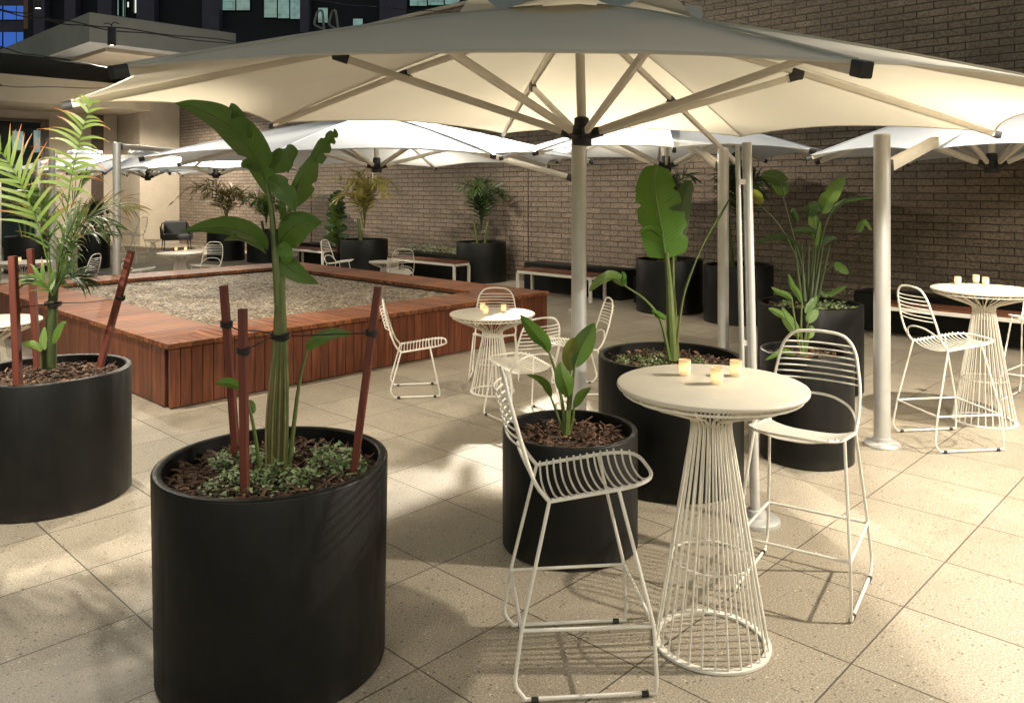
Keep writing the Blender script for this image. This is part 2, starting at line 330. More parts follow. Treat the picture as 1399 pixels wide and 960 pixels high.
MT = dict(
    floor=m_floor(), brick=m_brick(), pot=m_pot(), mulch=m_mulch(), pebble=m_pebble(),
    decktop=m_wood('deck_board_timber', (.40, .15, .053), (.22, .068, .025), (.11, .033, .014), 0, .6),
    deckside=m_wood('cladding_board_timber', (.28, .088, .038), (.165, .046, .021), (.09, .024, .012), 2, .42),
    bench=m_wood('bench_slat_timber', (.22, .085, .04), (.15, .05, .025), (.09, .03, .015), 1, .5),
    stake=m_wood('stake_hardwood', (.175, .038, .02), (.13, .028, .015), (.07, .015, .009), 2, .65),
    white=m_noisy('white_powdercoat_wire', (.80, .77, .70), (.74, .71, .63), 9, .4, .03),
    top=m_noisy('cream_table_top', (.66, .61, .51), (.58, .535, .445), 5, .45, .03),
    rubber=mat('black_rubber', (.012, .012, .012), .6), black=m_noisy('black_plastic', (.015, .015, .015), (.028, .028, .028), 8, .5, .05),
    alu=m_noisy('satin_aluminium', (.66, .665, .66), (.58, .58, .57), 5, .40, .02, .55), ribm=m_noisy('rib_aluminium', (.74, .70, .62), (.66, .62, .55), 5, .45, .02, .1),
    fabric=m_fabric('cream_canvas', (.74, .71, .63), .24), fabric2=m_fabric('sky_tinted_canvas', (.60, .635, .69), .22),  # second canvas cooled to paint blue sky light onto the rear umbrellas
    render=m_noisy('beige_render', (.55, .475, .375), (.48, .41, .32), 3, .8, .1), fascia=m_noisy('grey_fascia', (.40, .38, .35), (.36, .34, .31), 2, .6, .05),
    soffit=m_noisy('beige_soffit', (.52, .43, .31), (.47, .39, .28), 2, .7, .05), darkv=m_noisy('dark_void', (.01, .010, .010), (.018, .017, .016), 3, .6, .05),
    bronze=m_noisy('bronze_frame', (.05, .032, .022), (.075, .05, .032), 6, .5, .05), glass=mat('dark_glass', (.012, .02, .02), .08),
    tower=m_noisy('dark_cladding', (.02, .021, .03), (.032, .032, .045), .4, .7, .1), towercol=m_noisy('purple_grey_concrete', (.16, .14, .20), (.12, .105, .16), .8, .8, .1),
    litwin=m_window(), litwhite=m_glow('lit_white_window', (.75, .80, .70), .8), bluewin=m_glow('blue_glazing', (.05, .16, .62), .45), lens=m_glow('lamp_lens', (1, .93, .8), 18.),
    flame=m_glow('candle_flame', (1, .55, .16), 9.), wax=mat('candle_wax', (.85, .75, .55), .5), holder=m_candle(),
    cushion=m_noisy('charcoal_fabric', (.035, .035, .038), (.05, .05, .053), 40, .9, .3),
    cable=mat('black_cable', (.012, .012, .012), .6),
    strel=m_leaf('paradise_leaf', (.036, .100, .013), (.115, .215, .032), (.20, .27, .08)),
    banana=m_leaf('broad_leaf', (.055, .16, .018), (.12, .27, .035), (.22, .32, .09), .35, 26.),
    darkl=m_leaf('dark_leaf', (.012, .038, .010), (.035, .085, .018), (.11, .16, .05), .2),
    pale=m_leaf('pale_leaf', (.09, .19, .04), (.22, .34, .10), (.42, .48, .22), .3),
    yell=m_leaf('yellowing_leaf', (.12, .13, .02), (.26, .25, .04), (.3, .3, .1), .3),
    stalk=m_noisy('green_stalk', (.075, .115, .022), (.12, .15, .04), 14, .5, .1), sheath=m_noisy('sheath_stalk', (.085, .10, .025), (.17, .15, .055), 10, .55, .2),
    palm=m_blade('palm_leaflet', [(0., (.075, .15, .022)), (.6, (.13, .22, .04)), (.85, (.30, .24, .07)), (1., (.34, .12, .05))]),
    palmhot=m_blade('palm_leaflet_red_tip', [(0., (.13, .21, .04)), (.55, (.22, .30, .07)), (.8, (.34, .17, .055)), (1., (.42, .055, .03))]),
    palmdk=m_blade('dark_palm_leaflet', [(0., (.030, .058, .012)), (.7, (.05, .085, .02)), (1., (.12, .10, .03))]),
    palmdry=m_blade('dry_palm_leaflet', [(0., (.10, .12, .03)), (.5, (.17, .13, .05)), (1., (.16, .07, .035))]),
    palmgold=m_blade('golden_palm_leaflet', [(0., (.18, .17, .03)), (.6, (.30, .24, .05)), (1., (.36, .24, .08))]),
    cover=m_blade('ground_cover_leaflet', [(0., (.12, .20, .06)), (.5, (.28, .38, .17)), (1., (.52, .58, .36))], .2),
    drysheath=m_noisy('dry_sheath', (.30, .23, .11), (.20, .15, .07), 30, .7, .3),
    darkstalk=m_noisy('dark_stalk', (.035, .06, .015), (.06, .08, .025), 14, .5, .2),
    redstem=m_noisy('red_stalk', (.22, .05, .03), (.14, .05, .025), 10, .5, .1),
)
# ------------------------------------------------------------------ ground and walls
fl = MB().add([(-70, -70, 0), (110, -70, 0), (110, 110, 0), (-70, 110, 0)], [(0, 1, 2, 3)]).build('terrace_floor', MT['floor']); fl.rotation_euler = (0, 0, R(46.1)); tag(fl, kind='structure')
wl = thing('brick_wall', 'tall brown split-face block wall running behind the terrace', 'wall', (0, 0, 0), R(46.1))
MB().box2((11.9, -14, -.05), (12.3, 27.6, 5.82)).build('masonry', MT['brick'], wl, smooth=False)
MB().cbox((11.86, -14, 5.82), (12.34, 27.6, 5.9), .01).build('coping', MT['render'], wl)
jt = MB()
for v in (11.0, 2.35, 18.9): jt.box2((11.893, v - .008, .0), (11.905, v + .008, 5.82))
jt.build('movement_joint', MT['darkv'], wl, smooth=False)
# building at the far left
bd = thing('terrace_building', 'beige rendered building with deep roof overhang at far left', 'building', UV(10.5, 28, 0), R(46.1))
O = Vector((10.5, 28, 0))
def bb(name, m, a, b, par=bd, **k): return MB().box2(Vector(a) - O, Vector(b) - O).build(name, m, par, smooth=False, **k)
bb('pier', MT['render'], (10.58, 26.95, -.02), (11.88, 28.85, 5.7))
bb('wall', MT['render'], (8.45, 28.85, -.02), (10.57, 29.3, 5.7))
bb('wall', MT['render'], (-14, 28.9, 4.05), (8.45, 29.3, 5.7))
bb('door_trim', MT['bronze'], (9.74, 28.75, -.02), (10.1, 28.84, 4.3))
bb('lower_fascia', MT['soffit'], (-14, 26.0, 4.31), (10.55, 28.84, 5.07))
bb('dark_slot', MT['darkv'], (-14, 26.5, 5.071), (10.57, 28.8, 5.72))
rf = bb('roof', MT['fascia'], (7.72, 23.0, 5.75), (11.86, 45, 6.53))
bb('soffit_panel', MT['soffit'], (8.35, 23.6, 5.64), (11.8, 44, 5.748), rf)
for u0, u1 in ((6.5, 8.3), (4.6, 6.4), (2.7, 4.5), (.8, 2.6)):
    fr = MB()
    for a, b in (((u0, 0), (u0 + .09, 4.04)), ((u1 - .09, 0), (u1, 4.04)), ((u0, 3.95), (u1, 4.04)), ((u0, 2.3), (u1, 2.37))):
        fr.box2(Vector((a[0], 28.78, a[1])) - O, Vector((b[0], 28.9, b[1])) - O)
    fo = fr.build('glazed_door', MT['bronze'], bd, smooth=False)
    MB().box2(Vector((u0 + .05, 28.84, .05)) - O, Vector((u1 - .05, 28.86, 4.0)) - O).build('pane', MT['glass'], fo, smooth=False)
bb('door_surround', MT['bronze'], (8.31, 28.76, -.02), (8.44, 29.0, 4.05))
for u, w_, z0, z1 in ((7.42, .3, 3.05, 3.65), (8.02, .2, 3.0, 3.7), (6.9, .2, 3.2, 3.5), (5.4, .4, 2.9, 3.5)):
    bb('interior_light', MT['litwin'], (u, 28.82, z0), (u + w_, 28.835, z1))
# office tower behind
tw = thing('office_tower', 'dark office tower with teal lit windows behind the terrace', 'building', (-14, 44, 0))
def tb(name, m, px0, px1, y0, y1, d0, d1, par=tw):
    k = 42 / F; a = Vector(((px0 - 700) * k, 42 + d0, H + (HY - y1) * k)); b = Vector(((px1 - 700) * k, 42 + d1, H + (HY - y0) * k))
    return MB().box2(a, b).build(name, m, par, world=True, smooth=False)
tb('wall', MT['tower'], 34, 900, -130, 306, .3, 8)
for x0, x1 in ((50, 65), (92, 107), (137, 156), (190, 214), (279, 302), (412, 424), (520, 556), (640, 665)): tb('column', MT['towercol'], x0, x1, -130, 306, -.25, .299)
for y in (-48, 40, 88): tb('floor_slab', MT['tower'], 34, 900, y, y + 20, -.1, .298)
wins = [(303, 320, -6, 13, 'litwin'), (322, 340, -6, 13, 'litwin'), (360, 377, -4, 23, 'litwin'), (379, 394, -4, 24, 'litwin'), (396, 411, -4, 25, 'litwin'),
        (434, 447, 10, 30, 'litwin'), (482, 495, 25, 36, 'litwin'), (560, 583, -12, 7, 'litwin'), (585, 606, -12, 6, 'litwin'), (608, 628, -12, 5, 'litwin'),
        (181, 188, -20, 17, 'litwhite'), (166, 169, -20, 22, 'litwin'), (172, 175, 2, 9, 'litwhite'), (158, 160, -20, 20, 'litwin'), (216, 245, -40, -8, 'litwin'), (250, 275, -40, -8, 'litwin')]
for x0, x1, y0, y1, k in wins:
    f_ = tb('window', MT['darkv'], x0 - 1, x1 + 1, y0 - 1, y1 + 1, .2, .298); tb('pane', MT[k], x0, x1, y0, y1, .18, .199, f_)
for i in range(9): tb('mullion', MT['darkv'], 158 + i * 3.4, 158.8 + i * 3.4, -130, 30, .12, .17)
gt = thing('glass_building', 'blue glazed tower at the top left corner behind the roof', 'building', (-32, 52, 0))
def gb(name, m, px0, px1, y0, y1, d0, d1, par=gt):
    k = 50 / F; return MB().box2(((px0 - 700) * k, 50 + d0, H + (HY - y1) * k), ((px1 - 700) * k, 50 + d1, H + (HY - y0) * k)).build(name, m, par, world=True, smooth=False)
gb('wall', MT['towercol'], -260, 33, -150, 303, 0, 6)
for y0, y1 in ((-62, -42), (-28, -8), (8, 28), (44, 66), (82, 102)):
    for x0 in (-38, -27, -16, -5, 6, 14, 24):
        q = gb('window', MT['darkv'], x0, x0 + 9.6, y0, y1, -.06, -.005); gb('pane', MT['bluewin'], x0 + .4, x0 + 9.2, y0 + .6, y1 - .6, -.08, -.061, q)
# white ladder hand rails on the roof edge
lr = thing('ladder_rail', 'white tubular access ladder rails on roof edge below teal windows', 'ladder', at(447, 40, 24)); b = MB()
for dx in (0, 20):
    b.tube(rnd([at(444 + dx, 50, 24), at(444 + dx * .9 - 3, 14, 24), at(434 + dx, 16, 24.3), at(429 + dx, 34, 24.3), at(446 + dx * .9, 42, 24)], .12), .035, 6)
b.build('rail', MT['fascia'], lr, world=True)
pf = MB().box2(at(405, 44, 23.7), at(500, 60, 25.2)); tag(pf.build('roof_plinth', MT['tower']), 'dark rooftop plinth carrying the white ladder rails', 'plinth')
# ------------------------------------------------------------------ timber bed with pebbles
dk = thing('timber_bed', 'large raised bed clad in red-brown timber and filled with pebbles', 'planter bed', UV(2.91, 6.80), R(46.1))
LU, LV, DH, RW = 4.8, 6.0, .555, .68
b = MB(); k = 0
n = int(LU / .0975)
for i in range(n):
    x = LU * i / n; b.cbox((x + .003, 0, .012), (x + LU / n - .003, .022, DH - .05), .003)
b.build('side_cladding', MT['deckside'], dk)
b = MB(); n2 = int(LV / .0905)
for i in range(n2):
    y = LV * i / n2
    if i: b.cbox((0, y + .003, .012), (.022, y + LV / n2 - .003, DH - .05), .003)
b.build('side_cladding', MT['deckside'], dk)
b = MB(); b2 = MB()
for i in range(n): b.cbox((LU * i / n + .003, LV - .022, .012), (LU * (i + 1) / n - .003, LV, DH - .05), .003)
for i in range(n2): b2.cbox((LU - .022, LV * i / n2 + .003, .012), (LU, LV * (i + 1) / n2 - .003, DH - .05), .003)
b.build('side_cladding', MT['deckside'], dk); b2.build('side_cladding', MT['deckside'], dk)
b = MB()
for a0, a1 in (((.023, .023, 0), (LU - .023, .1, DH - .047)), ((.023, LV - .1, 0), (LU - .023, LV - .023, DH - .047)), ((.023, .101, 0), (.1, LV - .101, DH - .047)), ((LU - .1, .101, 0), (LU - .023, LV - .101, DH - .047))): b.box2(a0, a1)
b.build('frame', MT['darkv'], dk, smooth=False)
# rim boards run across the rim; trapezoid ends mitre the corners
def rim(axis, flip):
    m_ = MB(); L = LU if axis == 0 else LV; nn = int(L / .096); ov = .018
    for i in range(nn):
        a = L * i / nn + .005 - (ov if i == 0 else 0); c = L * (i + 1) / nn - .005 + (ov if i == nn - 1 else 0)
        def inn(q): return min(RW, max(-ov, q), max(-ov, L - q))
        ia, ic = inn(a) - .002, inn(c) - .002
        if max(ia, ic) < .02: continue
        vs = []
        for z in (DH - .042, DH):
            for (s_, d) in ((a, -ov), (c, -ov), (c, ic), (a, ia)):
                p = (s_, d) if axis == 0 else (d, s_)
                if flip: p = (p[0], LV - p[1]) if axis == 0 else (LU - p[0], p[1])
                vs.append((p[0], p[1], z))
        m_.add(vs, [(0, 3, 2, 1), (4, 5, 6, 7), (0, 1, 5, 4), (1, 2, 6, 5), (2, 3, 7, 6), (3, 0, 4, 7)])
    return m_
m_t1 = MT['decktop']
m_t0 = m_wood('deck_board_across', (.40, .15, .053), (.22, .068, .025), (.11, .033, .014), 1, .6)
rim(0, 0).build('rim', m_t0, dk, smooth=False); rim(0, 1).build('rim', m_t0, dk, smooth=False)
rim(1, 0).build('rim', m_t1, dk, smooth=False); rim(1, 1).build('rim', m_t1, dk, smooth=False)
b = MB()
for a0, a1 in (((RW - .015, RW - .015, .3), (LU - RW + .015, RW, DH - .043)), ((RW - .015, LV - RW, .3), (LU - RW + .015, LV - RW + .015, DH - .043)), ((RW - .015, RW + .001, .3), (RW, LV - RW - .001, DH - .043)), ((LU - RW, RW + .001, .3), (LU - RW + .015, LV - RW - .001, DH - .043))): b.box2(a0, a1)
b.build('inner_lining', MT['darkv'], dk, smooth=False)
pb = MB(); NX, NY = 24, 34
vs = []; fs = []
for i in range(NX + 1):
    for j in range(NY + 1):
        x = RW + (LU - 2*RW) * i / NX; y = RW + (LV - 2*RW) * j / NY
        vs.append((x, y, .492 + .012 * noise.noise((x * 2.2, y * 2.2, 3))))
for i in range(NX):
    for j in range(NY): a = i * (NY + 1) + j; fs.append((a, a + NY + 1, a + NY + 2, a + 1))
pb.add(vs, fs).build('pebble_bed', MT['pebble'], dk)
# ------------------------------------------------------------------ planters
def mulch_mb(r, z, n, seed, sz=1.):
    rg = random.Random(seed); m_ = MB(); vs = [(0, 0, z)]; fs = []
    K = 40
    for ring in range(1, 9):
        for k in range(K):
            q = 2 * math.pi * k / K; rr = r * ring / 8; x, y = rr * math.cos(q), rr * math.sin(q)
            vs.append((x, y, z + .018 * noise.noise((x * 9, y * 9, seed)) - .012))
    for k in range(K): fs.append((0, 1 + k, 1 + (k + 1) % K))
    for ring in range(7):
        for k in range(K): l = (k + 1) % K; o = 1 + ring * K; fs.append((o + k, o + K + k, o + K + l, o + l))
    m_.add(vs, fs)
    for _ in range(n):
        q, rr = rg.uniform(0, 6.283), (r - .03) * math.sqrt(rg.random()); L = rg.uniform(.02, .075) * sz
        rot = Matrix.Rotation(rg.uniform(0, 6.283), 3, 'Z') @ Matrix.Rotation(rg.gauss(0, .35), 3, 'Y') @ Matrix.Rotation(rg.gauss(0, .5), 3, 'X')
        c = Vector((rr * math.cos(q), rr * math.sin(q), z + rg.uniform(-.005, .022))); wd, th = rg.uniform(.008, .02) * sz, rg.uniform(.003, .009)
        pts = []
        for sx, sw in ((-1, rg.uniform(.3, .9)), (rg.uniform(-.3, .3), 1.), (1, rg.uniform(.2, .9))):
            for y_, z_ in ((-1, -1), (1, -1), (.8, 1), (-.8, 1)): pts.append(rot @ Vector((sx * L / 2, y_ * wd * sw / 2, z_ * th / 2 + (.004 if sx not in (-1, 1) else 0))) + c)
        m_.add(pts, [(i, (i+1) % 4, 4 + (i+1) % 4, 4 + i) for i in range(4)] + [(4+i, 4+(i+1) % 4, 8+(i+1) % 4, 8+i) for i in range(4)] + [(3, 2, 1, 0), (8, 9, 10, 11)])
    return m_
PG = 'round charcoal planters'
def planter(x, y, r, h, label, n=180, tap=.0, seed=1, soil=.06):
    t = thing('planter', label, 'planter', (x, y, 0), 0, PG)
    th = .036 if r > .4 else .03
    MB().lathe([(r - tap - .012, 0), (r - tap, .006), (r - tap * .5, h * .5), (r, h - .008), (r - .003, h - .002), (r - .009, h), (r - th + .006, h), (r - th, h - .005), (r - th, h - .14)], 80).build('pot', MT['pot'], t, ang=50)
    tag(mulch_mb(r - th - .001, h - soil, n, seed, 1.15 if r > .3 else .8).build('bark_mulch', MT['mulch'], t, ang=20), kind='stuff')
    return t
PL = {}
def P(k, x, y, r, h, label, n, **kw): PL[k] = (x, y, r, h); planter(x, y, r, h, label, n, seed=k, **kw)
P(1, -.951, 3.233, .45, .787, 'largest charcoal planter in front with banana-like plant and three red stakes', 620, tap=.012)
P(2, -2.825, 4.95, .455, .765, 'charcoal planter holding the palm and three stakes, in front of timber bed', 560)
P(3, .306, 4.29, .356, .60, 'short charcoal planter directly behind the foreground bar stool', 420)
P(4, 1.02, 5.23, .46, .79, 'charcoal planter with the broad upright leaf, behind the foreground bar table', 380)
P(5, 2.05, 5.64, .31, .745, 'narrow charcoal planter behind the foreground stool on the right side', 220)
P(6, 2.80, 7.62, .47, .79, 'large charcoal planter with dark paradise plant beside the tall aluminium mast', 260)
P(7, 2.40, 12.35, .50, .79, 'charcoal planter by the wall with a red-stemmed plant, right of the bench', 90)
P(8, 3.18, 11.39, .475, .79, 'charcoal planter by the wall seen between two aluminium masts', 90)
P(9, -.62, 16.3, .50, .79, 'charcoal planter with dark palm standing between two benches', 80)
P(10, -3.12, 17.1, .50, .79, 'charcoal planter with golden palms behind white lounge chair', 80)
P(11, -7.45, 21.1, .47, .80, 'charcoal planter nearest the grey armchair by the wall', 40)
P(12, -6.25, 20.6, .47, .80, 'charcoal planter behind the paradise plant stem, far by the wall', 40)
P(13, -10.8, 18.0, .42, .79, 'charcoal planter at far left behind the palm, below hanging dark leaves', 40)
P(14, -9.75, 18.9, .34, .79, 'small charcoal planter behind the far bar table', 40)
# low troughs and benches along the wall
def trough(v0, v1, label, h=.5):
    t = thing('trough_planter', label, 'planter', UV(11.15, (v0 + v1) / 2), R(46.1), 'black trough planters along the wall'); L = (v1 - v0) / 2
    MB().cbox((-.24, -L, 0), (.24, L, h), .012).build('trough', MT['pot'], t)
    return t, L
def coverpatch(name, label, c, spots, n, seed, sz=.014, hgt=.05, m='cover', grp='low ground cover in the planters'):
    rg = random.Random(seed); m_ = MB(); c = Vector(c)
    for _ in range(n):
        sx, sy, sr = rg.choice(spots); q, rr = rg.uniform(0, 6.283), sr * math.sqrt(rg.random()); lump = noise.noise((sx + rr * math.cos(q) * 1., sy + rr * math.sin(q), seed * 1.7))
        x, y = sx + rr * math.cos(q), sy + rr * math.sin(q); lump = noise.noise((x * 14, y * 14, seed))
        if lump < -.25 and rg.random() < .8: continue
        z = (rg.random() ** .6) * hgt * max(.25, 1 - (rr / sr) ** 2 * .7) * (1 + lump)
        rot = Matrix.Rotation(rg.uniform(0, 6.283), 3, 'Z') @ Matrix.Rotation(rg.gauss(0, .6), 3, 'X'); L = sz * rg.uniform(.6, 1.5); p = c + Vector((x, y, z))
        m_.add([p + rot @ Vector(q_) for q_ in ((0, 0, 0), (L * .45, L * .5, L * .12), (0, L, 0), (-L * .45, L * .5, L * .12))], [(0, 1, 2, 3)], [[(.5, rg.random())] * 4])
        if rg.random() < .25: m_.add([p, p + Vector((.0015, 0, 0)), Vector((p.x + rg.uniform(-.01, .01), p.y, c.z - .01))], [(0, 1, 2)], [[(.5, .1)] * 3])
    return tag(m_.build(name, MT[m], smooth=False), label, 'ground cover', grp, 'stuff')
for v0, v1, lb in ((8.0, 10.2, 'black trough planter behind the bench left of the aluminium mast'), (11.5, 13.9, 'black trough planter behind the bench left of the dark palm'), (15.4, 17.9, 'black trough planter behind the farthest bench'), (.4, 4.2, 'black trough planter behind the bench at the right edge')):
    trough(v0, v1, lb)
    p = UV(11.15, (v0 + v1) / 2, .5); sp = [((q - .5) * (v1 - v0) * -.721 * .95, (q - .5) * (v1 - v0) * .693 * .95, .2) for q in [i / 11 for i in range(12)]]
    if 11 < v0 < 12: coverpatch('ground_cover', 'low green plants on the trough: ' + lb.split('behind ')[1], p, sp, 420, int(v0), .045, .16, 'cover')
tr, _ = trough(7.15, 7.75, 'small black box planter just left of the red-stemmed plant pot', .42)
BG = 'timber-topped white benches along the wall'
def bench(v0, v1, label, u=10.36):
    L = (v1 - v0) / 2; t = thing('bench', label, 'bench', UV(u + .21, (v0 + v1) / 2), R(46.1), BG); m_ = MB()
    for i in range(5): m_.cbox((-.21 + i * .084 + .003, -L, .415), (-.21 + (i + 1) * .084 - .003, L, .445), .004)
    m_.build('seat', MT['bench'], t); fr = MB()
    for x in (-.19, .19): fr.bar((x, -L + .02, .39), (x, L - .02, .39), .04, .048)
    for y in (-L + .02, L - .02): fr.bar((-.168, y, .39), (.168, y, .39), .04, .048)
    fr.build('frame', MT['white'], t)
    for x in (-.19, .19):
        for y in (-L + .02, L - .02): MB().box((x, y, .183), (.042, .042, .365)).build('leg', MT['white'], t)
    return t
bench(8.2, 9.87, 'timber-topped white bench left of the aluminium mast, right of dark palm pot')
bench(11.5, 13.6, 'timber-topped white bench behind the brownish chair, left of dark palm pot')
bench(16.0, 17.5, 'timber-topped white bench farthest away, behind the paradise plant leaves')
bench(.9, 3.74, 'timber-topped white bench behind the bar stool at the right edge')
# ------------------------------------------------------------------ wire furniture
def make_seat(kind, label):
    st = kind == 'stool'; sh = .765 if st else .46
    t = thing('bar_stool' if st else 'wire_chair', label, 'bar stool' if st else 'chair')
    hw, fr, wr = .2, .0076, .0043
    def rz(x): return sh - .058 + (x + .13) * .14
    seat = MB(); loop = [(-.13, -hw, rz(-.13)), (.2, -hw, rz(.2)), (.285, -.13, rz(.28)), (.285, .13, rz(.28)), (.2, hw, rz(.2)), (-.13, hw, rz(-.13))]
    seat.tube(rnd(loop, .09, 6), fr, 8)
    for i in range(14):
        x = -.115 + i * .0285; h2 = hw if x < .2 else hw - (x - .2) * .85
        pts = []
        for k in range(11):
            y = -1 + k * .2; pts.append((x - .012 * (1 - y * y), y * (h2 + .008), rz(x) + .010 - .036 * (1 - abs(y) ** 3.0)))
        seat.tube(pts, wr, 5)
    seat.build('seat', MT['white'], t)
    bk = MB(); up = lambda s: [(-.13, s * hw, sh - .058), (-.185, s * .205, sh + .01), (-.228, s * .205, sh + .14), (-.275, s * .175, sh + .31)]
    path = up(-1) + [(-.288, -.12, sh + .375), (-.292, 0, sh + .385), (-.288, .12, sh + .375)] + up(1)[::-1]
    bk.tube(rnd(path, .05, 5), fr, 8)
    for i in range(7):
        z = sh + .145 + i * .029; q = (z - sh - .14) / .17; w_ = .205 - .03 * q - (.012 if i == 6 else 0); x = -.228 - .047 * q
        bk.tube([(x - .045 * (1 - (y / 5.) ** 2), y / 5 * (w_ + .004), z) for y in range(-5, 6)], wr, 5)
    bk.tube(rnd([(-.165, -.2, sh - .02), (-.2, -.17, sh + .045), (-.225, -.07, sh + .085), (-.225, .07, sh + .085), (-.2, .17, sh + .045), (-.165, .2, sh - .02)], .06, 4), .0065, 7)
    bk.build('backrest', MT['white'], t)
    fx, rx, fy, ry = (.262, -.265, .252, .25) if st else (.215, -.225, .238, .235)
    for s in (-1, 1):
        if st:
            MB().tube(rnd([(.13, s * hw, rz(.13)), (.252, s * .246, .255), (fx, s * fy, .04), (fx - .006, s * fy, .016)], .04, 4), fr * .95, 7).build('leg', MT['white'], t)
            MB().tube(rnd([(-.13, s * hw, sh - .058), (-.236, s * .236, .255), (rx, s * ry, .065), (rx + .04, s * ry, .016)], .03, 4), fr * .95, 7).build('leg', MT['white'], t)
        else:
            MB().tube(rnd([(.13, s * hw, rz(.13)), (fx, s * fy, .04), (fx - .006, s * fy, .016)], .03, 4), fr * .95, 7).build('leg', MT['white'], t)
            MB().tube(rnd([(-.13, s * hw, sh - .058), (rx, s * ry, .065), (rx + .04, s * ry, .016)], .03, 4), fr * .95, 7).build('leg', MT['white'], t)
        rn = MB().tube([(rx + .035, s * ry, .0142), (fx + .002, s * fy, .0142)], fr * .95, 7).build('runner', MT['white'], t)
        for x in (rx + .075, fx - .045): MB().tube([(x - .013, s * fy * .998, .0112), (x + .013, s * fy * .998, .0112)], .0108, 8).build('foot_cap', MT['rubber'], rn)
    if st:
        f_ = MB(); q = [(-.236, -.236, .255), (.252, -.246, .255), (.252, .246, .255), (-.236, .236, .255)]
        for i in range(4): f_.tube([q[i], q[(i + 1) % 4]], fr * .9, 7)
        f_.build('footrest', MT['white'], t)
    return t
def make_table(kind, label):
    bar = kind == 'bar'; h, rt, rb, rw, zw = (1.06, .386, .226, .074, .905) if bar else (.72, .392, .195, .085, .545)
    t = thing('bar_table' if bar else 'dining_table', label, 'bar table' if bar else 'table'); nw = 28
    MB().lathe([(rt - .012, h - .02), (rt - .003, h - .017), (rt, h - .010), (rt - .002, h - .002), (rt - .006, h), (0, h)], 72).build('tabletop', MT['top'], t, ang=50)
    wb = MB()
    for k in range(nw):
        q = 2 * math.pi * k / nw; d = Vector((math.cos(q), math.sin(q), 0))
        pts = [d * rb + Vector((0, 0, .012)), d * (rw + .004) + Vector((0, 0, zw - .02)), d * (rw + .01) + Vector((0, 0, zw + .02)), d * (rt - .035) + Vector((0, 0, h - .045)), d * (rt - .02) + Vector((0, 0, h - .022))]
        wb.tube(rnd(pts, .05, 4), .0044, 5)
    wb.build('wire_base', MT['white'], t)
    def ring(r, z, n=64): return [(r * math.cos(2 * math.pi * i / n), r * math.sin(2 * math.pi * i / n), z) for i in range(n)]
    MB().lathe([(rb - .016, .002), (rb + .012, .002), (rb + .012, .012), (rb - .016, .012), (rb - .016, .002)], 64).build('base_ring', MT['white'], t)
    z1 = .345 if bar else .27; r1 = rb + (rw - rb) * z1 / zw
    MB().tube(ring(r1 - .007, z1), .0045, 6, True).build('hoop', MT['white'], t)
    MB().tube(ring(rw - .002, zw, 32), .0045, 6, True).build('waist_ring', MT['white'], t)
    MB().tube(ring(rt - .026, h - .036), .005, 6, True).build('rim_ring', MT['white'], t)
    return t
def place(o, x, y, ang): o.location = (x, y, 0); o.rotation_euler = (0, 0, ang); ORG[o.name] = Vector((x, y, 0))
def face(dx, dy): return math.atan2(dy, dx)
SG, CG, TG, DG = 'white wire bar stools', 'white wire dining chairs', 'white wire bar tables', 'white wire dining tables'
s0 = make_seat('stool', 'white wire bar stool in front of the short planter, nearest the camera'); s0['group'] = SG; place(s0, .25, 3.205, R(5))
dup(s0, (1.385, 3.83, 0), face(-.545, -.84), 'white wire bar stool right of the foreground bar table, backrest away from camera', SG)
dup(s0, (3.20, 5.97, 0), face(1, .13), 'white wire bar stool beside the aluminium mast base at the right table', SG)
dup(s0, (4.62, 7.05, 0), face(-.75, -.66), 'white wire bar stool cut by the right edge of the photo', SG)
dup(s0, (-10.45, 19.6, 0), face(1, -.3), 'white wire bar stool left of the farthest bar table', SG)
dup(s0, (-9.35, 20.0, 0), face(-1, .15), 'white wire bar stool right of the farthest bar table, before the beige pier', SG)
c0 = make_seat('chair', 'white wire chair left of the round candle table, beside the timber bed'); c0['group'] = CG; place(c0, -.89, 7.43, face(1, .15))
dup(c0, (-.17, 8.02, 0), face(-.03, -1), 'white wire chair behind the candle table with its back to the timber bed', CG)
dup(c0, (.085, 6.63, 0), face(-.538, .843), 'white wire chair with its back to the camera, behind the short planter', CG)
dup(c0, (.62, 7.5, 0), face(-1, -.12), 'white wire chair seen edge-on to the right of the thick aluminium mast', CG)
dup(c0, (-1.93, 13.9, 0), face(-.35, .93), 'white wire chair in shade seen from behind, in front of the bench', CG)
dup(c0, (-3.42, 15.9, 0), face(1, -.25), 'white wire lounge chair facing right in front of the golden palm pot', CG)
dup(c0, (-5.72, 15.15, 0), face(-.2, -1), 'white wire chair behind the far dining table, before black planters', CG)
dup(c0, (-6.62, 14.3, 0), face(1, .1), 'white wire chair turned right, on the left of the far dining table', CG)
dup(c0, (-6.75, 12.6, 0), face(-1, 0), 'white wire chair behind the palm trunk at far left', CG)
t0 = make_table('bar', 'round cream bar table on wire cone base, nearest the camera'); t0['group'] = TG; place(t0, .82, 3.335, .05)
dup(t0, (3.78, 6.49, 0), .2, 'round cream bar table at the right edge with three candles', TG)
dup(t0, (-9.93, 19.7, 0), .1, 'round bar table farthest away behind the palm fronds', TG)
d0 = make_table('dining', 'low round table with candles beside the timber bed, wire cone base'); d0['group'] = DG; place(d0, -.18, 7.43, 0)
dup(d0, (-4.5, 7.0, 0), .2, 'low round table cut by the left edge of the photo', DG)
dup(d0, (-5.9, 14.4, 0), .3, 'low round white table behind the timber bed, two candles, dark paradise leaf in front', DG)
dup(d0, (-7.6, 12.6, 0), .4, 'low round white table at far left behind the stakes', DG)
dup(d0, (-2.35, 14.9, 0), .2, 'low white side table behind the far rim of timber bed', DG, .72)
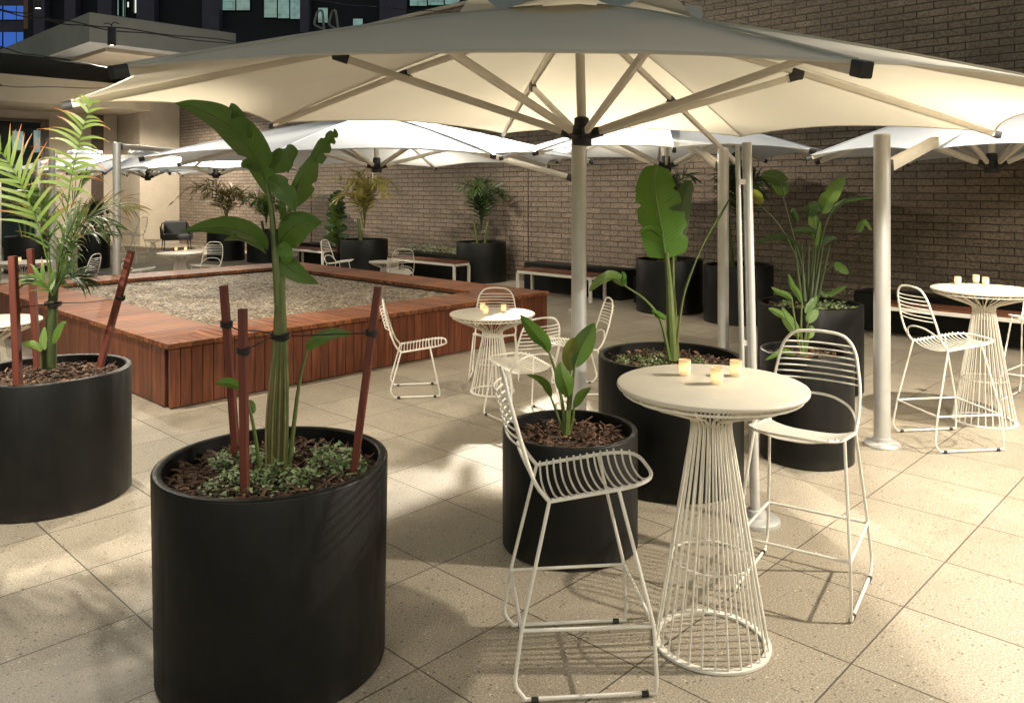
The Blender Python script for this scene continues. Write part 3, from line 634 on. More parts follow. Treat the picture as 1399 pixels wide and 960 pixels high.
dup(d0, (-10.1, 22.8, 0), .5, 'small low table in front of the grey armchair', DG, .58)
def make_candle(label):
    t = thing('candle_holder', label, 'candle', (0, 0, 0), 0, 'glowing candle holders')
    MB().lathe([(.019, .002), (.0225, .0), (.0255, .03), (.0262, .066), (.0245, .0665), (.0235, .03), (.020, .006), (0, .006)], 24).build('glass', MT['holder'], t, ang=60)
    MB().lathe([(.0205, .007), (.0205, .022), (0, .023)], 16).build('wax', MT['wax'], t)
    MB().lathe([(0, .024), (.005, .029), (.0055, .034), (.003, .043), (0, .052)], 10).build('flame', MT['flame'], t)
    return t
k0 = None
def candle(p, label):
    global k0
    if k0 is None: k0 = make_candle(label); k0.location = p; ORG[k0.name] = Vector(p)
    else: dup(k0, p, random.uniform(0, 6), label)
def ontop(px, py, z): return gnd(px, py, z)
for px, py, lb in ((936, 512, 'leftmost candle of three on the foreground bar table'), (980, 524, 'front candle of three on the foreground bar table'), (1006, 513, 'rightmost candle of three on the foreground bar table')): candle(ontop(px, py, 1.0605), lb)
for px, py, lb in ((660, 423.5, 'rear left candle on the low table beside timber bed'), (664, 428.5, 'front left candle on the low table beside timber bed'), (688.5, 425.5, 'right candle on the low table beside timber bed')): candle(ontop(px, py, .7205), lb)
for px, py, lb in ((1309, 388.5, 'leftmost candle on the bar table at right edge'), (1334, 386, 'middle candle on the bar table at right edge'), (1347, 389.5, 'rightmost candle on the bar table at right edge')): candle(ontop(px, py, 1.0605), lb)
for px, py, lb in ((241, 342.5, 'left candle on the far low table behind the timber bed'), (254, 342, 'right candle on the far low table behind the timber bed'), (27, 357, 'left candle on the low table at far left'), (42, 356.5, 'right candle on the low table at far left')): candle(ontop(px, py, .7205), lb)
# armchair
ac = thing('armchair', 'charcoal outdoor armchair with loose back cushion against the beige pier', 'armchair', (-10.25, 24.75, 0), R(-62))
MB().cbox((-.36, -.36, .34), (.38, .36, .46), .04).build('seat_cushion', MT['cushion'], ac)
b = MB().cbox((-.36, -.34, .47), (-.18, .34, .86), .05); b.build('back_cushion', MT['cushion'], ac)
b = MB()
for s in (-1, 1):
    b.tube(rnd([(-.42, s * .40, .3), (-.46, s * .42, .68), (.30, s * .42, .62), (.38, s * .40, .3)], .08, 4), .02, 7)
    for i in range(7): b.tube([(-.36 + i * .11, s * .41, .31), (-.38 + i * .105, s * .42, .65 - i * .006)], .009, 5)
b.tube(rnd([(-.44, -.4, .3), (-.47, -.38, .8), (-.47, .38, .8), (-.44, .4, .3)], .1, 4), .02, 7); b.bar((-.4, 0, .31), (.38, 0, .31), .78, .04)
b.build('frame', MT['black'], ac)
for x in (-.34, .34):
    for y in (-.36, .36): MB().tube([(x, y, .3), (x * 1.08, y * 1.05, 0)], [.018, .012], 7).build('leg', MT['black'], ac)
# ------------------------------------------------------------------ umbrellas
UG = 'pale canvas umbrellas over the terrace'
def umbrella(label, c, Rr, ph, zt, za, zh, fab, tx=0., ty=0., mast=None, mr=.057, droop=None, arm=None, base=True, vent=.8, mtop=None):
    t = thing('umbrella', label, 'umbrella', (c[0], c[1], 0), 0, UG)
    tips = []
    for k in range(8):
        q = ph + k * math.pi / 4; x, y = Rr * math.cos(q), Rr * math.sin(q); tips.append(Vector((x, y, zt + tx * x + ty * y)))
    apex = Vector((0, 0, za)); m_ = MB(); n, mm = 14, 12
    rib_end = list(tips)
    if droop: rib_end[droop[0]] = Vector(droop[1]) - Vector((c[0], c[1], 0))
    hem = []
    for k in range(8):
        a, b_ = tips[k], tips[(k + 1) % 8]; vs = []; fs = []
        for i in range(n + 1):
            for j in range(mm + 1):
                s, q = i / n, j / mm; e = 4 * q * (1 - q); ed = a.lerp(b_, q)
                f_ = s * (1 - .062 * e * s * s); p = apex + (ed - apex) * f_; p.z += .022 * e * s * s * s
                p.z += .038 * math.sin(math.pi * min(1, s)) - .045 * e * math.sin(math.pi * s) + .006 * noise.noise((p.x * 2 + k, p.y * 2, 1.))
                vs.append(p)
                if i == n and j < mm: hem.append(p)
        for i in range(n):
            for j in range(mm): o = i * (mm + 1) + j; fs.append((o, o + mm + 1, o + mm + 2, o + 1))
        m_.add(vs, fs)
    cn = m_.build('canopy', fab, t, ang=80)
    MB().tube(hem, .007, 5, True).build('hem', fab, cn)
    for k in range(8):
        MB().tube([apex + (tips[k] - apex) * (i / n) + Vector((0, 0, .038 * math.sin(math.pi * i / n) + .006)) for i in range(2, n + 1)], .0065, 5).build('seam', fab, cn)
    v = MB(); vs = [Vector((0, 0, za + .13))]; fs = []; K = 64
    for ri in (.3, .65, 1.):
        for k in range(K):
            q = ph + 2 * math.pi * k / K; e = .5 - .5 * math.cos(8 * 2 * math.pi * k / K); r_ = vent * ri * (1 - .06 * e)
            vs.append(Vector((r_ * math.cos(q), r_ * math.sin(q), za + .13 - (.09 + vent * .25) * ri ** 1.1 + .17 * vent * e * ri ** 3 + (tx * math.cos(q) + ty * math.sin(q)) * r_)))
    for k in range(K): fs.append((0, 1 + k, 1 + (k + 1) % K))
    for ri in range(2):
        for k in range(K): l = (k + 1) % K; o = 1 + ri * K; fs.append((o + k, o + K + k, o + K + l, o + l))
    v.add(vs, fs).build('vent_cap', fab, t, ang=80)
    hub = Vector((.02, 0, zh))
    h_ = MB().lathe([(.05, -.09), (.075, -.085), (.075, -.02), (.11, -.015), (.11, .03), (.06, .035), (.055, .12), (.04, .13)], 16, hub)
    h_.build('hub', MT['black'], t)
    for k in range(8):
        tp = rib_end[k]; a = Vector((0, 0, za - .06)); dr = (tp - a); p0 = a + dr * .03; p1 = tp - Vector((0, 0, .02))
        up = Vector((0, 0, 1)); pm = a.lerp(tp, .5) + Vector((0, 0, .02 if not (droop and droop[0] == k) else 0.))
        rb = MB(); rb.bar(p0, pm, .034, .05); rb.bar(pm - (p1 - pm).normalized() * .012, p1, .032, .048); r_ = rb.build('rib', MT['ribm'], t)
        d = (p1 - pm).normalized(); MB().bar(p1 - d * .012, p1 + d * .05, .042, .054).build('end_cap', MT['black'], r_)
        out = Vector((tp.x, tp.y, 0)).normalized(); h0 = hub + out * .085; pe = pm - Vector((0, 0, .035)); sd = (pe - h0).normalized()
        sb = MB().bar(h0 + sd * .05, pe - sd * .05, .036, .052).build('strut', MT['ribm'], t)
        MB().bar(h0 - sd * .01, h0 + sd * .075, .05, .066).build('joint', MT['black'], sb)
        MB().bar(pe - sd * .075, pe + sd * .02, .05, .064).bar(pe - d * .05 + Vector((0, 0, .02)), pe + d * .05 + Vector((0, 0, .02)), .05, .07).build('joint', MT['black'], sb)
    MB().tube([hub + Vector((0, 0, .1)), Vector((0, 0, za - .03))], .036, 16).build('upper_mast', MT['ribm'], t)
    mx = Vector((mast[0] - c[0], mast[1] - c[1], 0)) if mast else Vector((0, 0, 0)); top = mtop or (zh - .06)
    MB().lathe([(mr, .03), (mr, top - .01), (mr - .01, top)], 28, mx).build('mast', MT['alu'], t)
    if base: MB().lathe([(.125, .001), (.125, .016), (.11, .03), (mr + .01, .034), (mr + .006, .06), (mr, .062)], 36, mx).build('base_plate', MT['alu'], t)
    if mast:
        a = mx + Vector((0, 0, arm if arm else top - .1)); b_ = Vector((0, 0, za - .16)); dd = (b_ - a).normalized()
        MB().bar(a + dd * .12, b_, .06, .085).build('arm', MT['ribm'], t)
        MB().bar(a - dd * .02, a + dd * .16, .075, .1).build('arm_joint', MT['black'], t)
        MB().bar(b_ - Vector((0, 0, .05)), b_ + Vector((0, 0, .06)), .09, .09).build('arm_joint', MT['black'], t)
    return t
umbrella('largest cream umbrella in front, on the thick central aluminium mast', (.504, 6.1), 3.546, R(-125.1), 2.392, 3.25, 2.27, MT['fabric'], -.022, .031, droop=(4, (2.42, 8.75, 2.16)), vent=.95)
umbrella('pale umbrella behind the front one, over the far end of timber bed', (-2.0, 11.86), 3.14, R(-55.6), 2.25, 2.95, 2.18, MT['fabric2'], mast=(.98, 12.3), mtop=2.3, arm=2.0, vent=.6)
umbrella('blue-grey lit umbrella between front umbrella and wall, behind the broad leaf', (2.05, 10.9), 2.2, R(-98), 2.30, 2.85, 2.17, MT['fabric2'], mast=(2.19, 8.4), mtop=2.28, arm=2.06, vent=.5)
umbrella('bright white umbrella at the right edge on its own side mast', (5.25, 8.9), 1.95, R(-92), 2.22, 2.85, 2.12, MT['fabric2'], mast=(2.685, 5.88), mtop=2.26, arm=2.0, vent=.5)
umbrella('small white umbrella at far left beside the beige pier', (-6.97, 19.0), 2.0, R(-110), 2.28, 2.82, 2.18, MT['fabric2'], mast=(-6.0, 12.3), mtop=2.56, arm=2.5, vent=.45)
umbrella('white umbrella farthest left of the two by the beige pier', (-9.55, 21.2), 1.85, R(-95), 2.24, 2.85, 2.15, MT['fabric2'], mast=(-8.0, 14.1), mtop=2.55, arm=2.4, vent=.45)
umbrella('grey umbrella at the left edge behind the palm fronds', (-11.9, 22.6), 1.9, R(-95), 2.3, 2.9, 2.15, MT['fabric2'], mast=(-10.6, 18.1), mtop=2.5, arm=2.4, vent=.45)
lp = thing('mast', 'bare aluminium mast at the left photo edge without visible canopy', 'mast', (-7.95, 12.5, 0)); MB().lathe([(.061, .03), (.061, 1.98), (.05, 2.0)], 24).build('pole', MT['alu'], lp); MB().lathe([(.12, .001), (.12, .016), (.07, .04), (.062, .06)], 28).build('base_plate', MT['alu'], lp)
# slim leaning support pole beside the front table
sp = thing('support_pole', 'slim twin-tube support pole with round base behind the foreground bar table', 'pole', (1.365, 4.53, 0))
b = MB(); tp = Vector((1.318, 4.55, 2.12)); b.tube([(1.36, 4.53, .03), tp], .0265, 18); pole = b.build('pole', MT['alu'], sp, world=True)
b = MB(); b.tube([(1.288, 4.53, .8), (1.266, 4.55, 2.11)], .0145, 12); b.build('side_tube', MT['alu'], sp, world=True)
for z in (1.0, 1.90):
    q = (z - .03) / 2.09; xx = 1.36 + (1.318 - 1.36) * q; MB().box((xx - .027, 4.545, z), (.05, .036, .03)).build('clamp', MT['ribm'], sp, world=True)
MB().lathe([(.13, .001), (.13, .022), (.115, .032), (.06, .036), (.05, .07), (.027, .075)], 40).build('base_plate', MT['alu'], sp)
# ------------------------------------------------------------------ plants
def leaf(name, pts, width, m, par, roll=.3, fold=.35, pw=(.8, .65), tears=(), seed=0, ripple=.5, nu=4, off=.5):
    sp_ = spline(pts, 7); n_ = len(sp_); rg = random.Random(seed); m_ = MB(); rows = []
    L = [0.]
    for i in range(1, n_): L.append(L[-1] + (sp_[i] - sp_[i-1]).length)
    for i in range(n_):
        t = L[i] / L[-1]; tg = (sp_[min(i+1, n_-1)] - sp_[max(i-1, 0)]).normalized()
        sd = tg.cross(Vector((0, 1, 0))); sd = sd.normalized() if sd.length > .05 else Vector((1, 0, 0)); nm = sd.cross(tg).normalized()
        sd = (sd * math.cos(roll) + nm * math.sin(roll)); nm = sd.cross(tg)
        w_ = width * (math.sin(math.pi * min(1, t ** pw[0])) ** pw[1] if 0 < t < 1 else .02); row = []
        for j in range(-nu, nu + 1):
            q = j / nu; ww = w_ * (off if q < 0 else 1 - off)
            for (ts, tt, tw, td) in tears:
                if ts * q > 0 and abs(t - tt) < tw: ww *= 1 - td * (1 - abs(t - tt) / tw) * abs(q)
            a = fold * (1 if q >= 0 else 1); d = sd * q * ww * math.cos(a) + nm * abs(q) * ww * math.sin(a)
            d += nm * ripple * ww * .28 * q * q * noise.noise((t * 7, q * 1.5, seed * 3.1))
            row.append(sp_[i] + d)
        rows.append((t, row))
    W = 2 * nu + 1; vs = [p for _, r_ in rows for p in r_]; fs = []; uvs = []
    for i in range(n_ - 1):
        for j in range(W - 1):
            fs.append((i*W+j, i*W+j+1, (i+1)*W+j+1, (i+1)*W+j)); u0, u1, v0, v1 = j / (W-1), (j+1) / (W-1), rows[i][0], rows[i+1][0]; uvs.append([(u0, v0), (u1, v0), (u1, v1), (u0, v1)])
    m_.add(vs, fs, uvs)
    wd = max(.0015, width * .028); cv = []
    m_.tube([p for p in sp_], [wd * (1.1 - .9 * L[i] / L[-1]) for i in range(n_)], 5)
    o = m_.build(name, MT[m], par, world=True, ang=80)
    return o
def PX(pts, Y): return [at(p[0], p[1], Y + (p[2] if len(p) > 2 else 0)) for p in pts]
def stalk(par, pts, r, m='stalk', name='stalk', n=7):
    q = spline(pts, 5); rr = [r[0] + (r[1] - r[0]) * i / (len(q) - 1) for i in range(len(q))]
    return MB().tube(q, rr, n).build(name, MT[m], par, world=True)
# --- plant 1: young bird of paradise
Y1 = 3.24; x, y, r, h = PL[1]
p1 = thing('paradise_plant', 'tall young bird of paradise with torn dark leaves in the largest planter', 'plant', (x, y, h - .06))
stalk(p1, PX([(377, 646, 0), (379, 560, 0), (381, 470, 0), (382, 417, 0)], Y1), (.034, .019), 'sheath', 'stem', 12)
for dx, m_ in ((-11, 'sheath'), (-3, 'stalk'), (6, 'sheath'), (13, 'stalk')):
    stalk(p1, PX([(377 + dx * .8, 644, -.03), (378 + dx * .9, 590, -.032), (381 + dx * .72, 510, -.022), (383 + dx * .4, 440, -.01), (383 + dx * .25, 385, 0)], Y1), (.017, .009), m_)
for dx in (-15, -6, 3, 11):
    stalk(p1, PX([(378 + dx * .9, 640, -.05), (379 + dx * 1.0, 580, -.05), (381 + dx * .8, 520, -.036), (383 + dx * .5, 468, -.02)], Y1), (.005, .0015), 'drysheath', 'dry_sheath', 5)
stalk(p1, PX([(382, 440, 0), (378, 370, 0), (375, 330, .02), (371, 285, .03), (364, 250, .03)], Y1), (.017, .009))
stalk(p1, PX([(386, 440, .01), (386, 380, .01), (387, 340, .03), (395, 290, .05), (410, 252, .06)], Y1), (.015, .007))
leaf('leaf', PX([(368, 268, .03), (357, 232, .02), (337, 198, -.03), (304, 165, -.1), (268, 147, -.18), (240, 141, -.22)], Y1), .15, 'strel', p1, .25, .3, (.8, .8), [(1, .30, .05, .6), (-1, .62, .04, .7), (-1, .2, .04, .5)], 1)
leaf('leaf', PX([(333, 193, -.03), (326, 176, -.05), (322, 160, -.05), (316, 141, -.04)], Y1), .10, 'strel', p1, .35, .1, (.55, .55), [(1, .5, .06, .5)], 2)
leaf('leaf', PX([(356, 233, .02), (346, 226, .0), (337, 224, -.03), (331, 229, -.05)], Y1), .05, 'strel', p1, .2, .2, (.7, .5), [], 12)
leaf('leaf', PX([(372, 236, .03), (382, 222, .05), (393, 211, .05), (408, 206, .02)], Y1), .105, 'strel', p1, .1, .2, (.8, .75), [(1, .6, .08, .5)], 3)
leaf('leaf', PX([(396, 285, .05), (404, 262, .05), (415, 238, .06), (428, 214, .08), (434, 205, .08)], Y1), .105, 'strel', p1, -.45, .35, (.8, .75), [(-1, .5, .05, .4)], 4, off=.75)
leaf('leaf', PX([(430, 222, .07), (439, 204, .05), (450, 190, .02), (461, 179, -.02)], Y1), .076, 'strel', p1, .2, .3, (.55, .35), [(-1, .3, .06, .7), (-1, .6, .05, .8), (1, .55, .05, .6), (-1, .82, .05, .7), (1, .85, .05, .6)], 5)
leaf('leaf', PX([(366, 243, .02), (380, 252, -.02), (395, 268, -.05), (404, 290, -.06)], Y1), .085, 'strel', p1, .1, .15, (.8, .75), [(1, .5, .06, .5)], 6)
leaf('leaf', PX([(383, 300, 0), (386, 288, -.03), (384, 276, -.05), (391, 285, -.06)], Y1), .035, 'strel', p1, .4, .3, (.8, .6), [], 13)
leaf('leaf', PX([(381, 333, .02), (394, 316, -.02), (414, 306, -.06), (440, 304, -.10)], Y1), .15, 'strel', p1, .3, .3, (.62, .85), [(-1, .3, .05, .4)], 7)
leaf('leaf', PX([(380, 336, -.02), (387, 341, -.04), (392, 350, -.05), (390, 362, -.04)], Y1), .062, 'banana', p1, .1, .2, (.7, .5), [], 8)
leaf('leaf', PX([(366, 341, -.02), (345, 323, -.07), (312, 311, -.12), (280, 311, -.16), (248, 317, -.19)], Y1), .098, 'strel', p1, .4, .4, (.7, .9), [(1, .4, .04, .5)], 9)
leaf('leaf', PX([(364, 346, -.03), (347, 335, -.02), (325, 327, .02), (306, 329, .05)], Y1), .05, 'strel', p1, .9, .3, (.8, .6), [], 14)
leaf('leaf', PX([(384, 358, -.02), (396, 366, -.05), (412, 377, -.08), (436, 388, -.12)], Y1), .08, 'strel', p1, .3, .25, (.5, .85), [], 10)
stalk(p1, PX([(356, 645, -.06), (350, 600, -.09), (342, 560, -.1), (333, 535, -.1)], Y1), (.008, .005))
leaf('leaf', PX([(333, 536, -.1), (325, 528, -.11), (310, 523, -.12), (294, 524, -.12)], Y1), .046, 'banana', p1, .2, .35, (.8, .6), [], 11)
leaf('leaf', PX([(337, 548, -.1), (343, 552, -.1), (346, 560, -.1), (344, 566, -.1)], Y1), .03, 'strel', p1, .3, .35, (.8, .6), [], 15)
stalk(p1, PX([(395, 640, 0), (402, 580, .03), (410, 520, .05), (421, 475, .06)], Y1), (.011, .005))
leaf('leaf', PX([(417, 476, .06), (432, 464, .04), (455, 455, .02), (482, 456, 0)], Y1), .058, 'strel', p1, .4, .35, (.6, .6), [], 16)
SGp = 'red hardwood stakes in the planters'
def stake(a, b, Y, w_, label, Yt=None):
    p, q = at(b[0], b[1], Y), at(a[0], a[1], Yt or Y); t = thing('stake', label, 'stake', p, 0, SGp)
    d = (q - p).normalized(); MB().bar(p - d * .05, q, w_, w_).build('post', MT['stake'], t, world=True, ang=25); return t
stake((306, 390), (322, 606), 3.37, .030, 'tallest of the two red stakes on the left side of paradise plant')
stake((332, 422), (335, 668), 2.97, .029, 'front red stake standing nearest the rim of the largest planter')
stake((517, 392), (486, 628), 3.22, .029, 'red stake leaning right beside the largest planter\'s right rim')
stake((18, 350), (25, 522), 4.66, .040, 'red stake on the left of the palm trunk, nearest the photo edge')
stake((42, 340), (51, 492), 5.15, .036, 'red stake directly behind the left side of palm trunk')
stake((180, 343), (140, 490), 4.95, .036, 'red stake leaning right in the palm planter')
def tie(label, wraps, line):
    t = thing('plant_tie', label, 'plant tie', at(*wraps[0][:3]), 0, 'black ties holding plants to stakes'); 
    for px, py, Y, r_ in wraps:
        m_ = MB(); c = at(px, py, Y)
        for k in range(3): m_.tube([c + Vector((r_ * math.cos(a * .5236), r_ * math.sin(a * .5236), (k - 1) * .008 + .004 * math.sin(a + k))) for a in range(12)], .005, 5, True)
        m_.build('wrap', MT['cable'], t, world=True)
    MB().tube(spline(PX([(a[0], a[1], a[2]) for a in line], 0), 6), .0028, 5).build('cord', MT['cable'], t, world=True)
tie('black tie around paradise stem running right to leaning stake', [(383, 459, 3.23, .034), (508, 455, 3.22, .02)], [(398, 459, 3.2), (450, 457, 3.19), (505, 455, 3.2)])
tie('black tie knotted on the taller left stake', [(310, 443, 3.36, .022)], [(312, 440, 3.33), (324, 450, 3.3), (350, 452, 3.26), (378, 457, 3.25)])
tie('black tie knotted on the front stake near paradise stem', [(333, 479, 2.97, .021)], [(336, 478, 2.98), (352, 470, 3.08), (370, 461, 3.19)])
tie('thin black tie from palm trunk to the right leaning stake', [(73, 415, 4.95, .045), (165, 407, 4.95, .024)], [(82, 414, 4.95), (120, 413, 4.93), (162, 408, 4.95)])
tie('thin tie between palm trunk and left stake', [(22, 423, 4.7, .026)], [(25, 420, 4.72), (45, 418, 4.8), (68, 415, 4.9)])
zc = PL[1][3] - .055
coverpatch('ground_cover', 'white-flecked ground cover around the paradise stem in largest planter', (x, y, zc), [(.02, -.16, .15), (.1, -.12, .1), (-.1, -.2, .12), (.25, .05, .13), (.2, .14, .11), (.3, .0, .08), (-.03, .12, .1), (-.2, .05, .07), (-.15, .12, .06)], 2000, 3, .018, .06)
# --- plant 2: palm with stakes
def frond(name, pts, L, n_, m, par, droop=.35, ang=52, t0=.12, lw=.011, seed=0, seg=4, up=None, rr=.006, rm=None):
    sp_ = spline(pts, 8); N_ = len(sp_); rg = random.Random(seed); m_ = MB()
    m_.tube(sp_, [rr * (1 - .8 * i / (N_ - 1)) for i in range(N_)], 5)
    for fi in range(len(m_.f)): m_.uv[fi] = [(.5, .05)] * len(m_.f[fi])
    for i in range(n_):
        t = t0 + (1 - t0) * (i + .5) / n_
        for s in (-1, 1):
            if rg.random() < .04: continue
            tt = min(.999, t + rg.uniform(-.3, .3) / n_); q = tt * (N_ - 1); k = min(int(q), N_ - 2); b0 = sp_[k].lerp(sp_[k + 1], q - k); tg = (sp_[k + 1] - sp_[k]).normalized()
            upv = up or Vector((0, -.45, 1)); sd = tg.cross(upv).normalized() * s; nm = sd.cross(tg) * s
            if nm.z < 0: nm = -nm
            a = R(ang * (1 - .45 * t) + rg.gauss(0, 6)); d = (tg * math.cos(a) + sd * math.sin(a) + nm * .18).normalized()
            l = L * (math.sin(math.pi * (.14 + .8 * t)) ** .6) * rg.uniform(.82, 1.12); wv = tg.cross(d).cross(d).normalized(); wv = (wv + Vector((rg.gauss(0, .25), rg.gauss(0, .25), rg.gauss(0, .25)))).normalized(); p = b0; vs = []; uv = []
            dr = droop * rg.uniform(.6, 1.5)
            for g_ in range(seg + 1):
                f_ = g_ / seg; w_ = lw * (.5 + 1.2 * math.sin(math.pi * min(.97, .15 + .83 * f_))) * (1 - f_ * .75); vs += [p - wv * w_ / 2, p + wv * w_ / 2]
                d = (d + Vector((0, 0, -1)) * dr / seg * (1 + f_)).normalized(); p = p + d * l / seg
            fs = [(2*g_, 2*g_+1, 2*g_+3, 2*g_+2) for g_ in range(seg)]
            m_.add(vs, fs, [[(0, g_/seg), (1, g_/seg), (1, (g_+1)/seg), (0, (g_+1)/seg)] for g_ in range(seg)])
    return m_.build(name, MT[m], par, world=True, ang=70)
x, y, r, h = PL[2]; Y2 = 4.95
p2 = thing('palm', 'slender palm with red-tipped fronds in the planter before the timber bed', 'palm', (x, y, h - .06))
stalk(p2, PX([(69, 503), (70, 470), (72, 430), (74, 395), (77, 370)], Y2), (.037, .022), 'darkstalk', 'trunk', 12)
stalk(p2, PX([(60, 503), (60, 480), (63, 455), (66, 430)], Y2), (.02, .008), 'sheath', 'trunk', 8)
frond('frond', PX([(74, 400), (67, 365), (52, 307), (32, 257), (8, 216), (-22, 186, -.1)], Y2), .30, 16, 'palmhot', p2, .35, 58, .36, .018, 1, 6, up=Vector((.25, -1, .3)))
frond('frond', PX([(80, 385), (88, 320), (96, 255), (104, 215), (114, 175), (127, 138)], Y2), .26, 15, 'palmhot', p2, .8, 82, .36, .017, 2, 7, up=Vector((0, -1, .2)))
frond('frond', PX([(82, 380), (100, 330), (124, 296), (152, 280), (184, 285)], Y2), .26, 19, 'palmdry', p2, .6, 50, .25, .010, 3)
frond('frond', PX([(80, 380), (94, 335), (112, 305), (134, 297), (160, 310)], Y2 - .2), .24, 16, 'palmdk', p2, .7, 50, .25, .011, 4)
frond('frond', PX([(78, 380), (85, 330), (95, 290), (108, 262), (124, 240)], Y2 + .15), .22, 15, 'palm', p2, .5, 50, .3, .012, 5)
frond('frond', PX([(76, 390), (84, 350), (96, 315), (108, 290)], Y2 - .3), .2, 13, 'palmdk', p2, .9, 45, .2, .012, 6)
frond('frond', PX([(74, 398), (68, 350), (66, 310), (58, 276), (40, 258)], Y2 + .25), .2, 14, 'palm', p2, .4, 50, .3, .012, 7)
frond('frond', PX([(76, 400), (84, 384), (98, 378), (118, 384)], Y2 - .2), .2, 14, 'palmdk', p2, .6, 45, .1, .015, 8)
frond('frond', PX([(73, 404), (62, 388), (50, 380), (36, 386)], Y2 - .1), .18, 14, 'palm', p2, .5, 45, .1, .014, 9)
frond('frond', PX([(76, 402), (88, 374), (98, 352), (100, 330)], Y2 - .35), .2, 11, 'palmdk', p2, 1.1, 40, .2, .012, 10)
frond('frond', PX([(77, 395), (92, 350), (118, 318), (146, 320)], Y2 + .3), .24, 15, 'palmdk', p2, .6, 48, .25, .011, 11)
for pts, m_, w_ in (([(62, 478), (58, 468), (60, 452), (63, 447)], 'pale', .055), ([(58, 480), (48, 472), (38, 470), (29, 469)], 'pale', .05), ([(72, 470), (80, 450), (86, 442), (92, 440)], 'strel', .05)):
    leaf('leaf', PX(pts, Y2 - .2), w_, m_, p2, .2, .3, (.8, .6), [], len(pts))
# --- plant 3: small paradise plant
x, y, r, h = PL[3]; Y3 = 4.29
p3 = thing('paradise_plant', 'small paradise plant with six upright leaves in the short planter', 'plant', (x, y, h - .06))
for pts, r_ in (([(773, 592), (769, 553), (760, 510), (749, 477)], (.011, .006)), ([(776, 592), (779, 553), (784, 515), (786, 498)], (.012, .006)), ([(774, 592), (777, 550), (780, 505)], (.011, .006)), ([(774, 592), (776, 565), (777, 538)], (.012, .007)), ([(771, 592), (764, 572), (753, 542)], (.01, .005)), ([(777, 592), (783, 572), (785, 554)], (.01, .005)), ([(774, 593), (775, 575), (775, 560)], (.022, .012))):
    stalk(p3, PX(pts, Y3), r_)
for pts, w_, m_, ro in (([(750, 482, 0), (745, 470, -.02), (734, 458, -.05), (711, 430, -.08)], .088, 'banana', .25), ([(785, 502), (792, 482, .01), (802, 462, .02), (813, 441, .02)], .122, 'strel', .15), ([(780, 508), (778, 490, .02), (780, 474, .02), (784, 461)], .09, 'yell', .4), ([(778, 542, -.05), (773, 524, -.08), (768, 510, -.08), (766, 494, -.06)], .1, 'strel', -.2), ([(753, 543, -.02), (745, 526, -.05), (735, 517, -.07), (720, 512, -.09)], .058, 'strel', .6), ([(784, 557, 0), (790, 545, -.02), (798, 536, -.04), (808, 529, -.05)], .055, 'strel', .6)):
    leaf('leaf', PX(pts, Y3), w_, m_, p3, ro, .25, (.85, .75), [], int(w_ * 900))
# --- plant 4: broad leaf
x, y, r, h = PL[4]; Y4 = 5.2
p4 = thing('banana_plant', 'plant with one broad upright bright green leaf, behind the foreground table', 'plant', (x, y, h - .06))
stalk(p4, PX([(919, 492), (917, 440), (915, 393), (911, 345)], Y4), (.036, .014), 'stalk', 'stem', 9)
stalk(p4, PX([(925, 490), (922, 430), (920, 390), (920, 345)], Y4 + .05), (.02, .009))
leaf('leaf', PX([(910, 354), (905, 320, 0), (899, 288, -.02), (894, 255, -.05), (897, 225, -.04)], Y4), .31, 'banana', p4, .2, .22, (.66, .26), [(-1, .50, .05, .75), (-1, .24, .03, .5), (-1, .72, .025, .5), (1, .60, .02, .7), (1, .36, .015, .5), (-1, .38, .012, .6)], 41, .8, 5, .55)
leaf('leaf', PX([(919, 350, .1), (926, 310, .12), (936, 270, .12), (944, 246, .12)], Y4 + .1), .19, 'darkl', p4, -.4, .2, (.7, .4), [(1, .4, .03, .5)], 42)
leaf('leaf', PX([(903, 322, -.02), (893, 314, -.05), (884, 313, -.07), (876, 316, -.08)], Y4), .07, 'banana', p4, .8, .2, (.7, .5), [], 43)
stalk(p4, PX([(915, 492), (908, 455), (899, 430), (880, 408), (855, 391)], Y4 - .1), (.013, .006))
leaf('leaf', PX([(856, 391, -.1), (838, 379, -.12), (822, 383, -.15), (805, 398, -.2)], Y4), .085, 'pale', p4, .5, .3, (.75, .55), [(1, .3, .05, .6)], 44)
leaf('leaf', PX([(852, 390, -.1), (851, 382, -.12), (852, 376, -.12), (850, 371, -.12)], Y4), .05, 'banana', p4, .4, .3, (.75, .55), [], 45)
stalk(p4, PX([(924, 490), (927, 455), (937, 394), (962, 331)], Y4), (.012, .005), 'sheath')
stalk(p4, PX([(936, 398, 0), (949, 362, 0), (963, 330, 0), (982, 297, .02), (997, 272, .03)], Y4 - .02), (.007, .004))
leaf('leaf', PX([(962, 332), (975, 308), (986, 290), (998, 270)], Y4), .028, 'darkl', p4, 1.0, .9, (.8, .6), [], 46)
leaf('leaf', PX([(911, 436, -.1), (902, 432, -.12), (896, 427, -.13), (891, 424, -.14)], Y4), .05, 'banana', p4, .3, .3, (.8, .6), [], 47)
coverpatch('ground_cover', 'pale ground cover on the left half of the broad-leaf planter', (x, y, h - .055), [(-.2, -.05, .15), (-.25, .05, .12), (-.12, -.12, .13), (-.1, .1, .1), (.15, -.1, .08)], 900, 5)
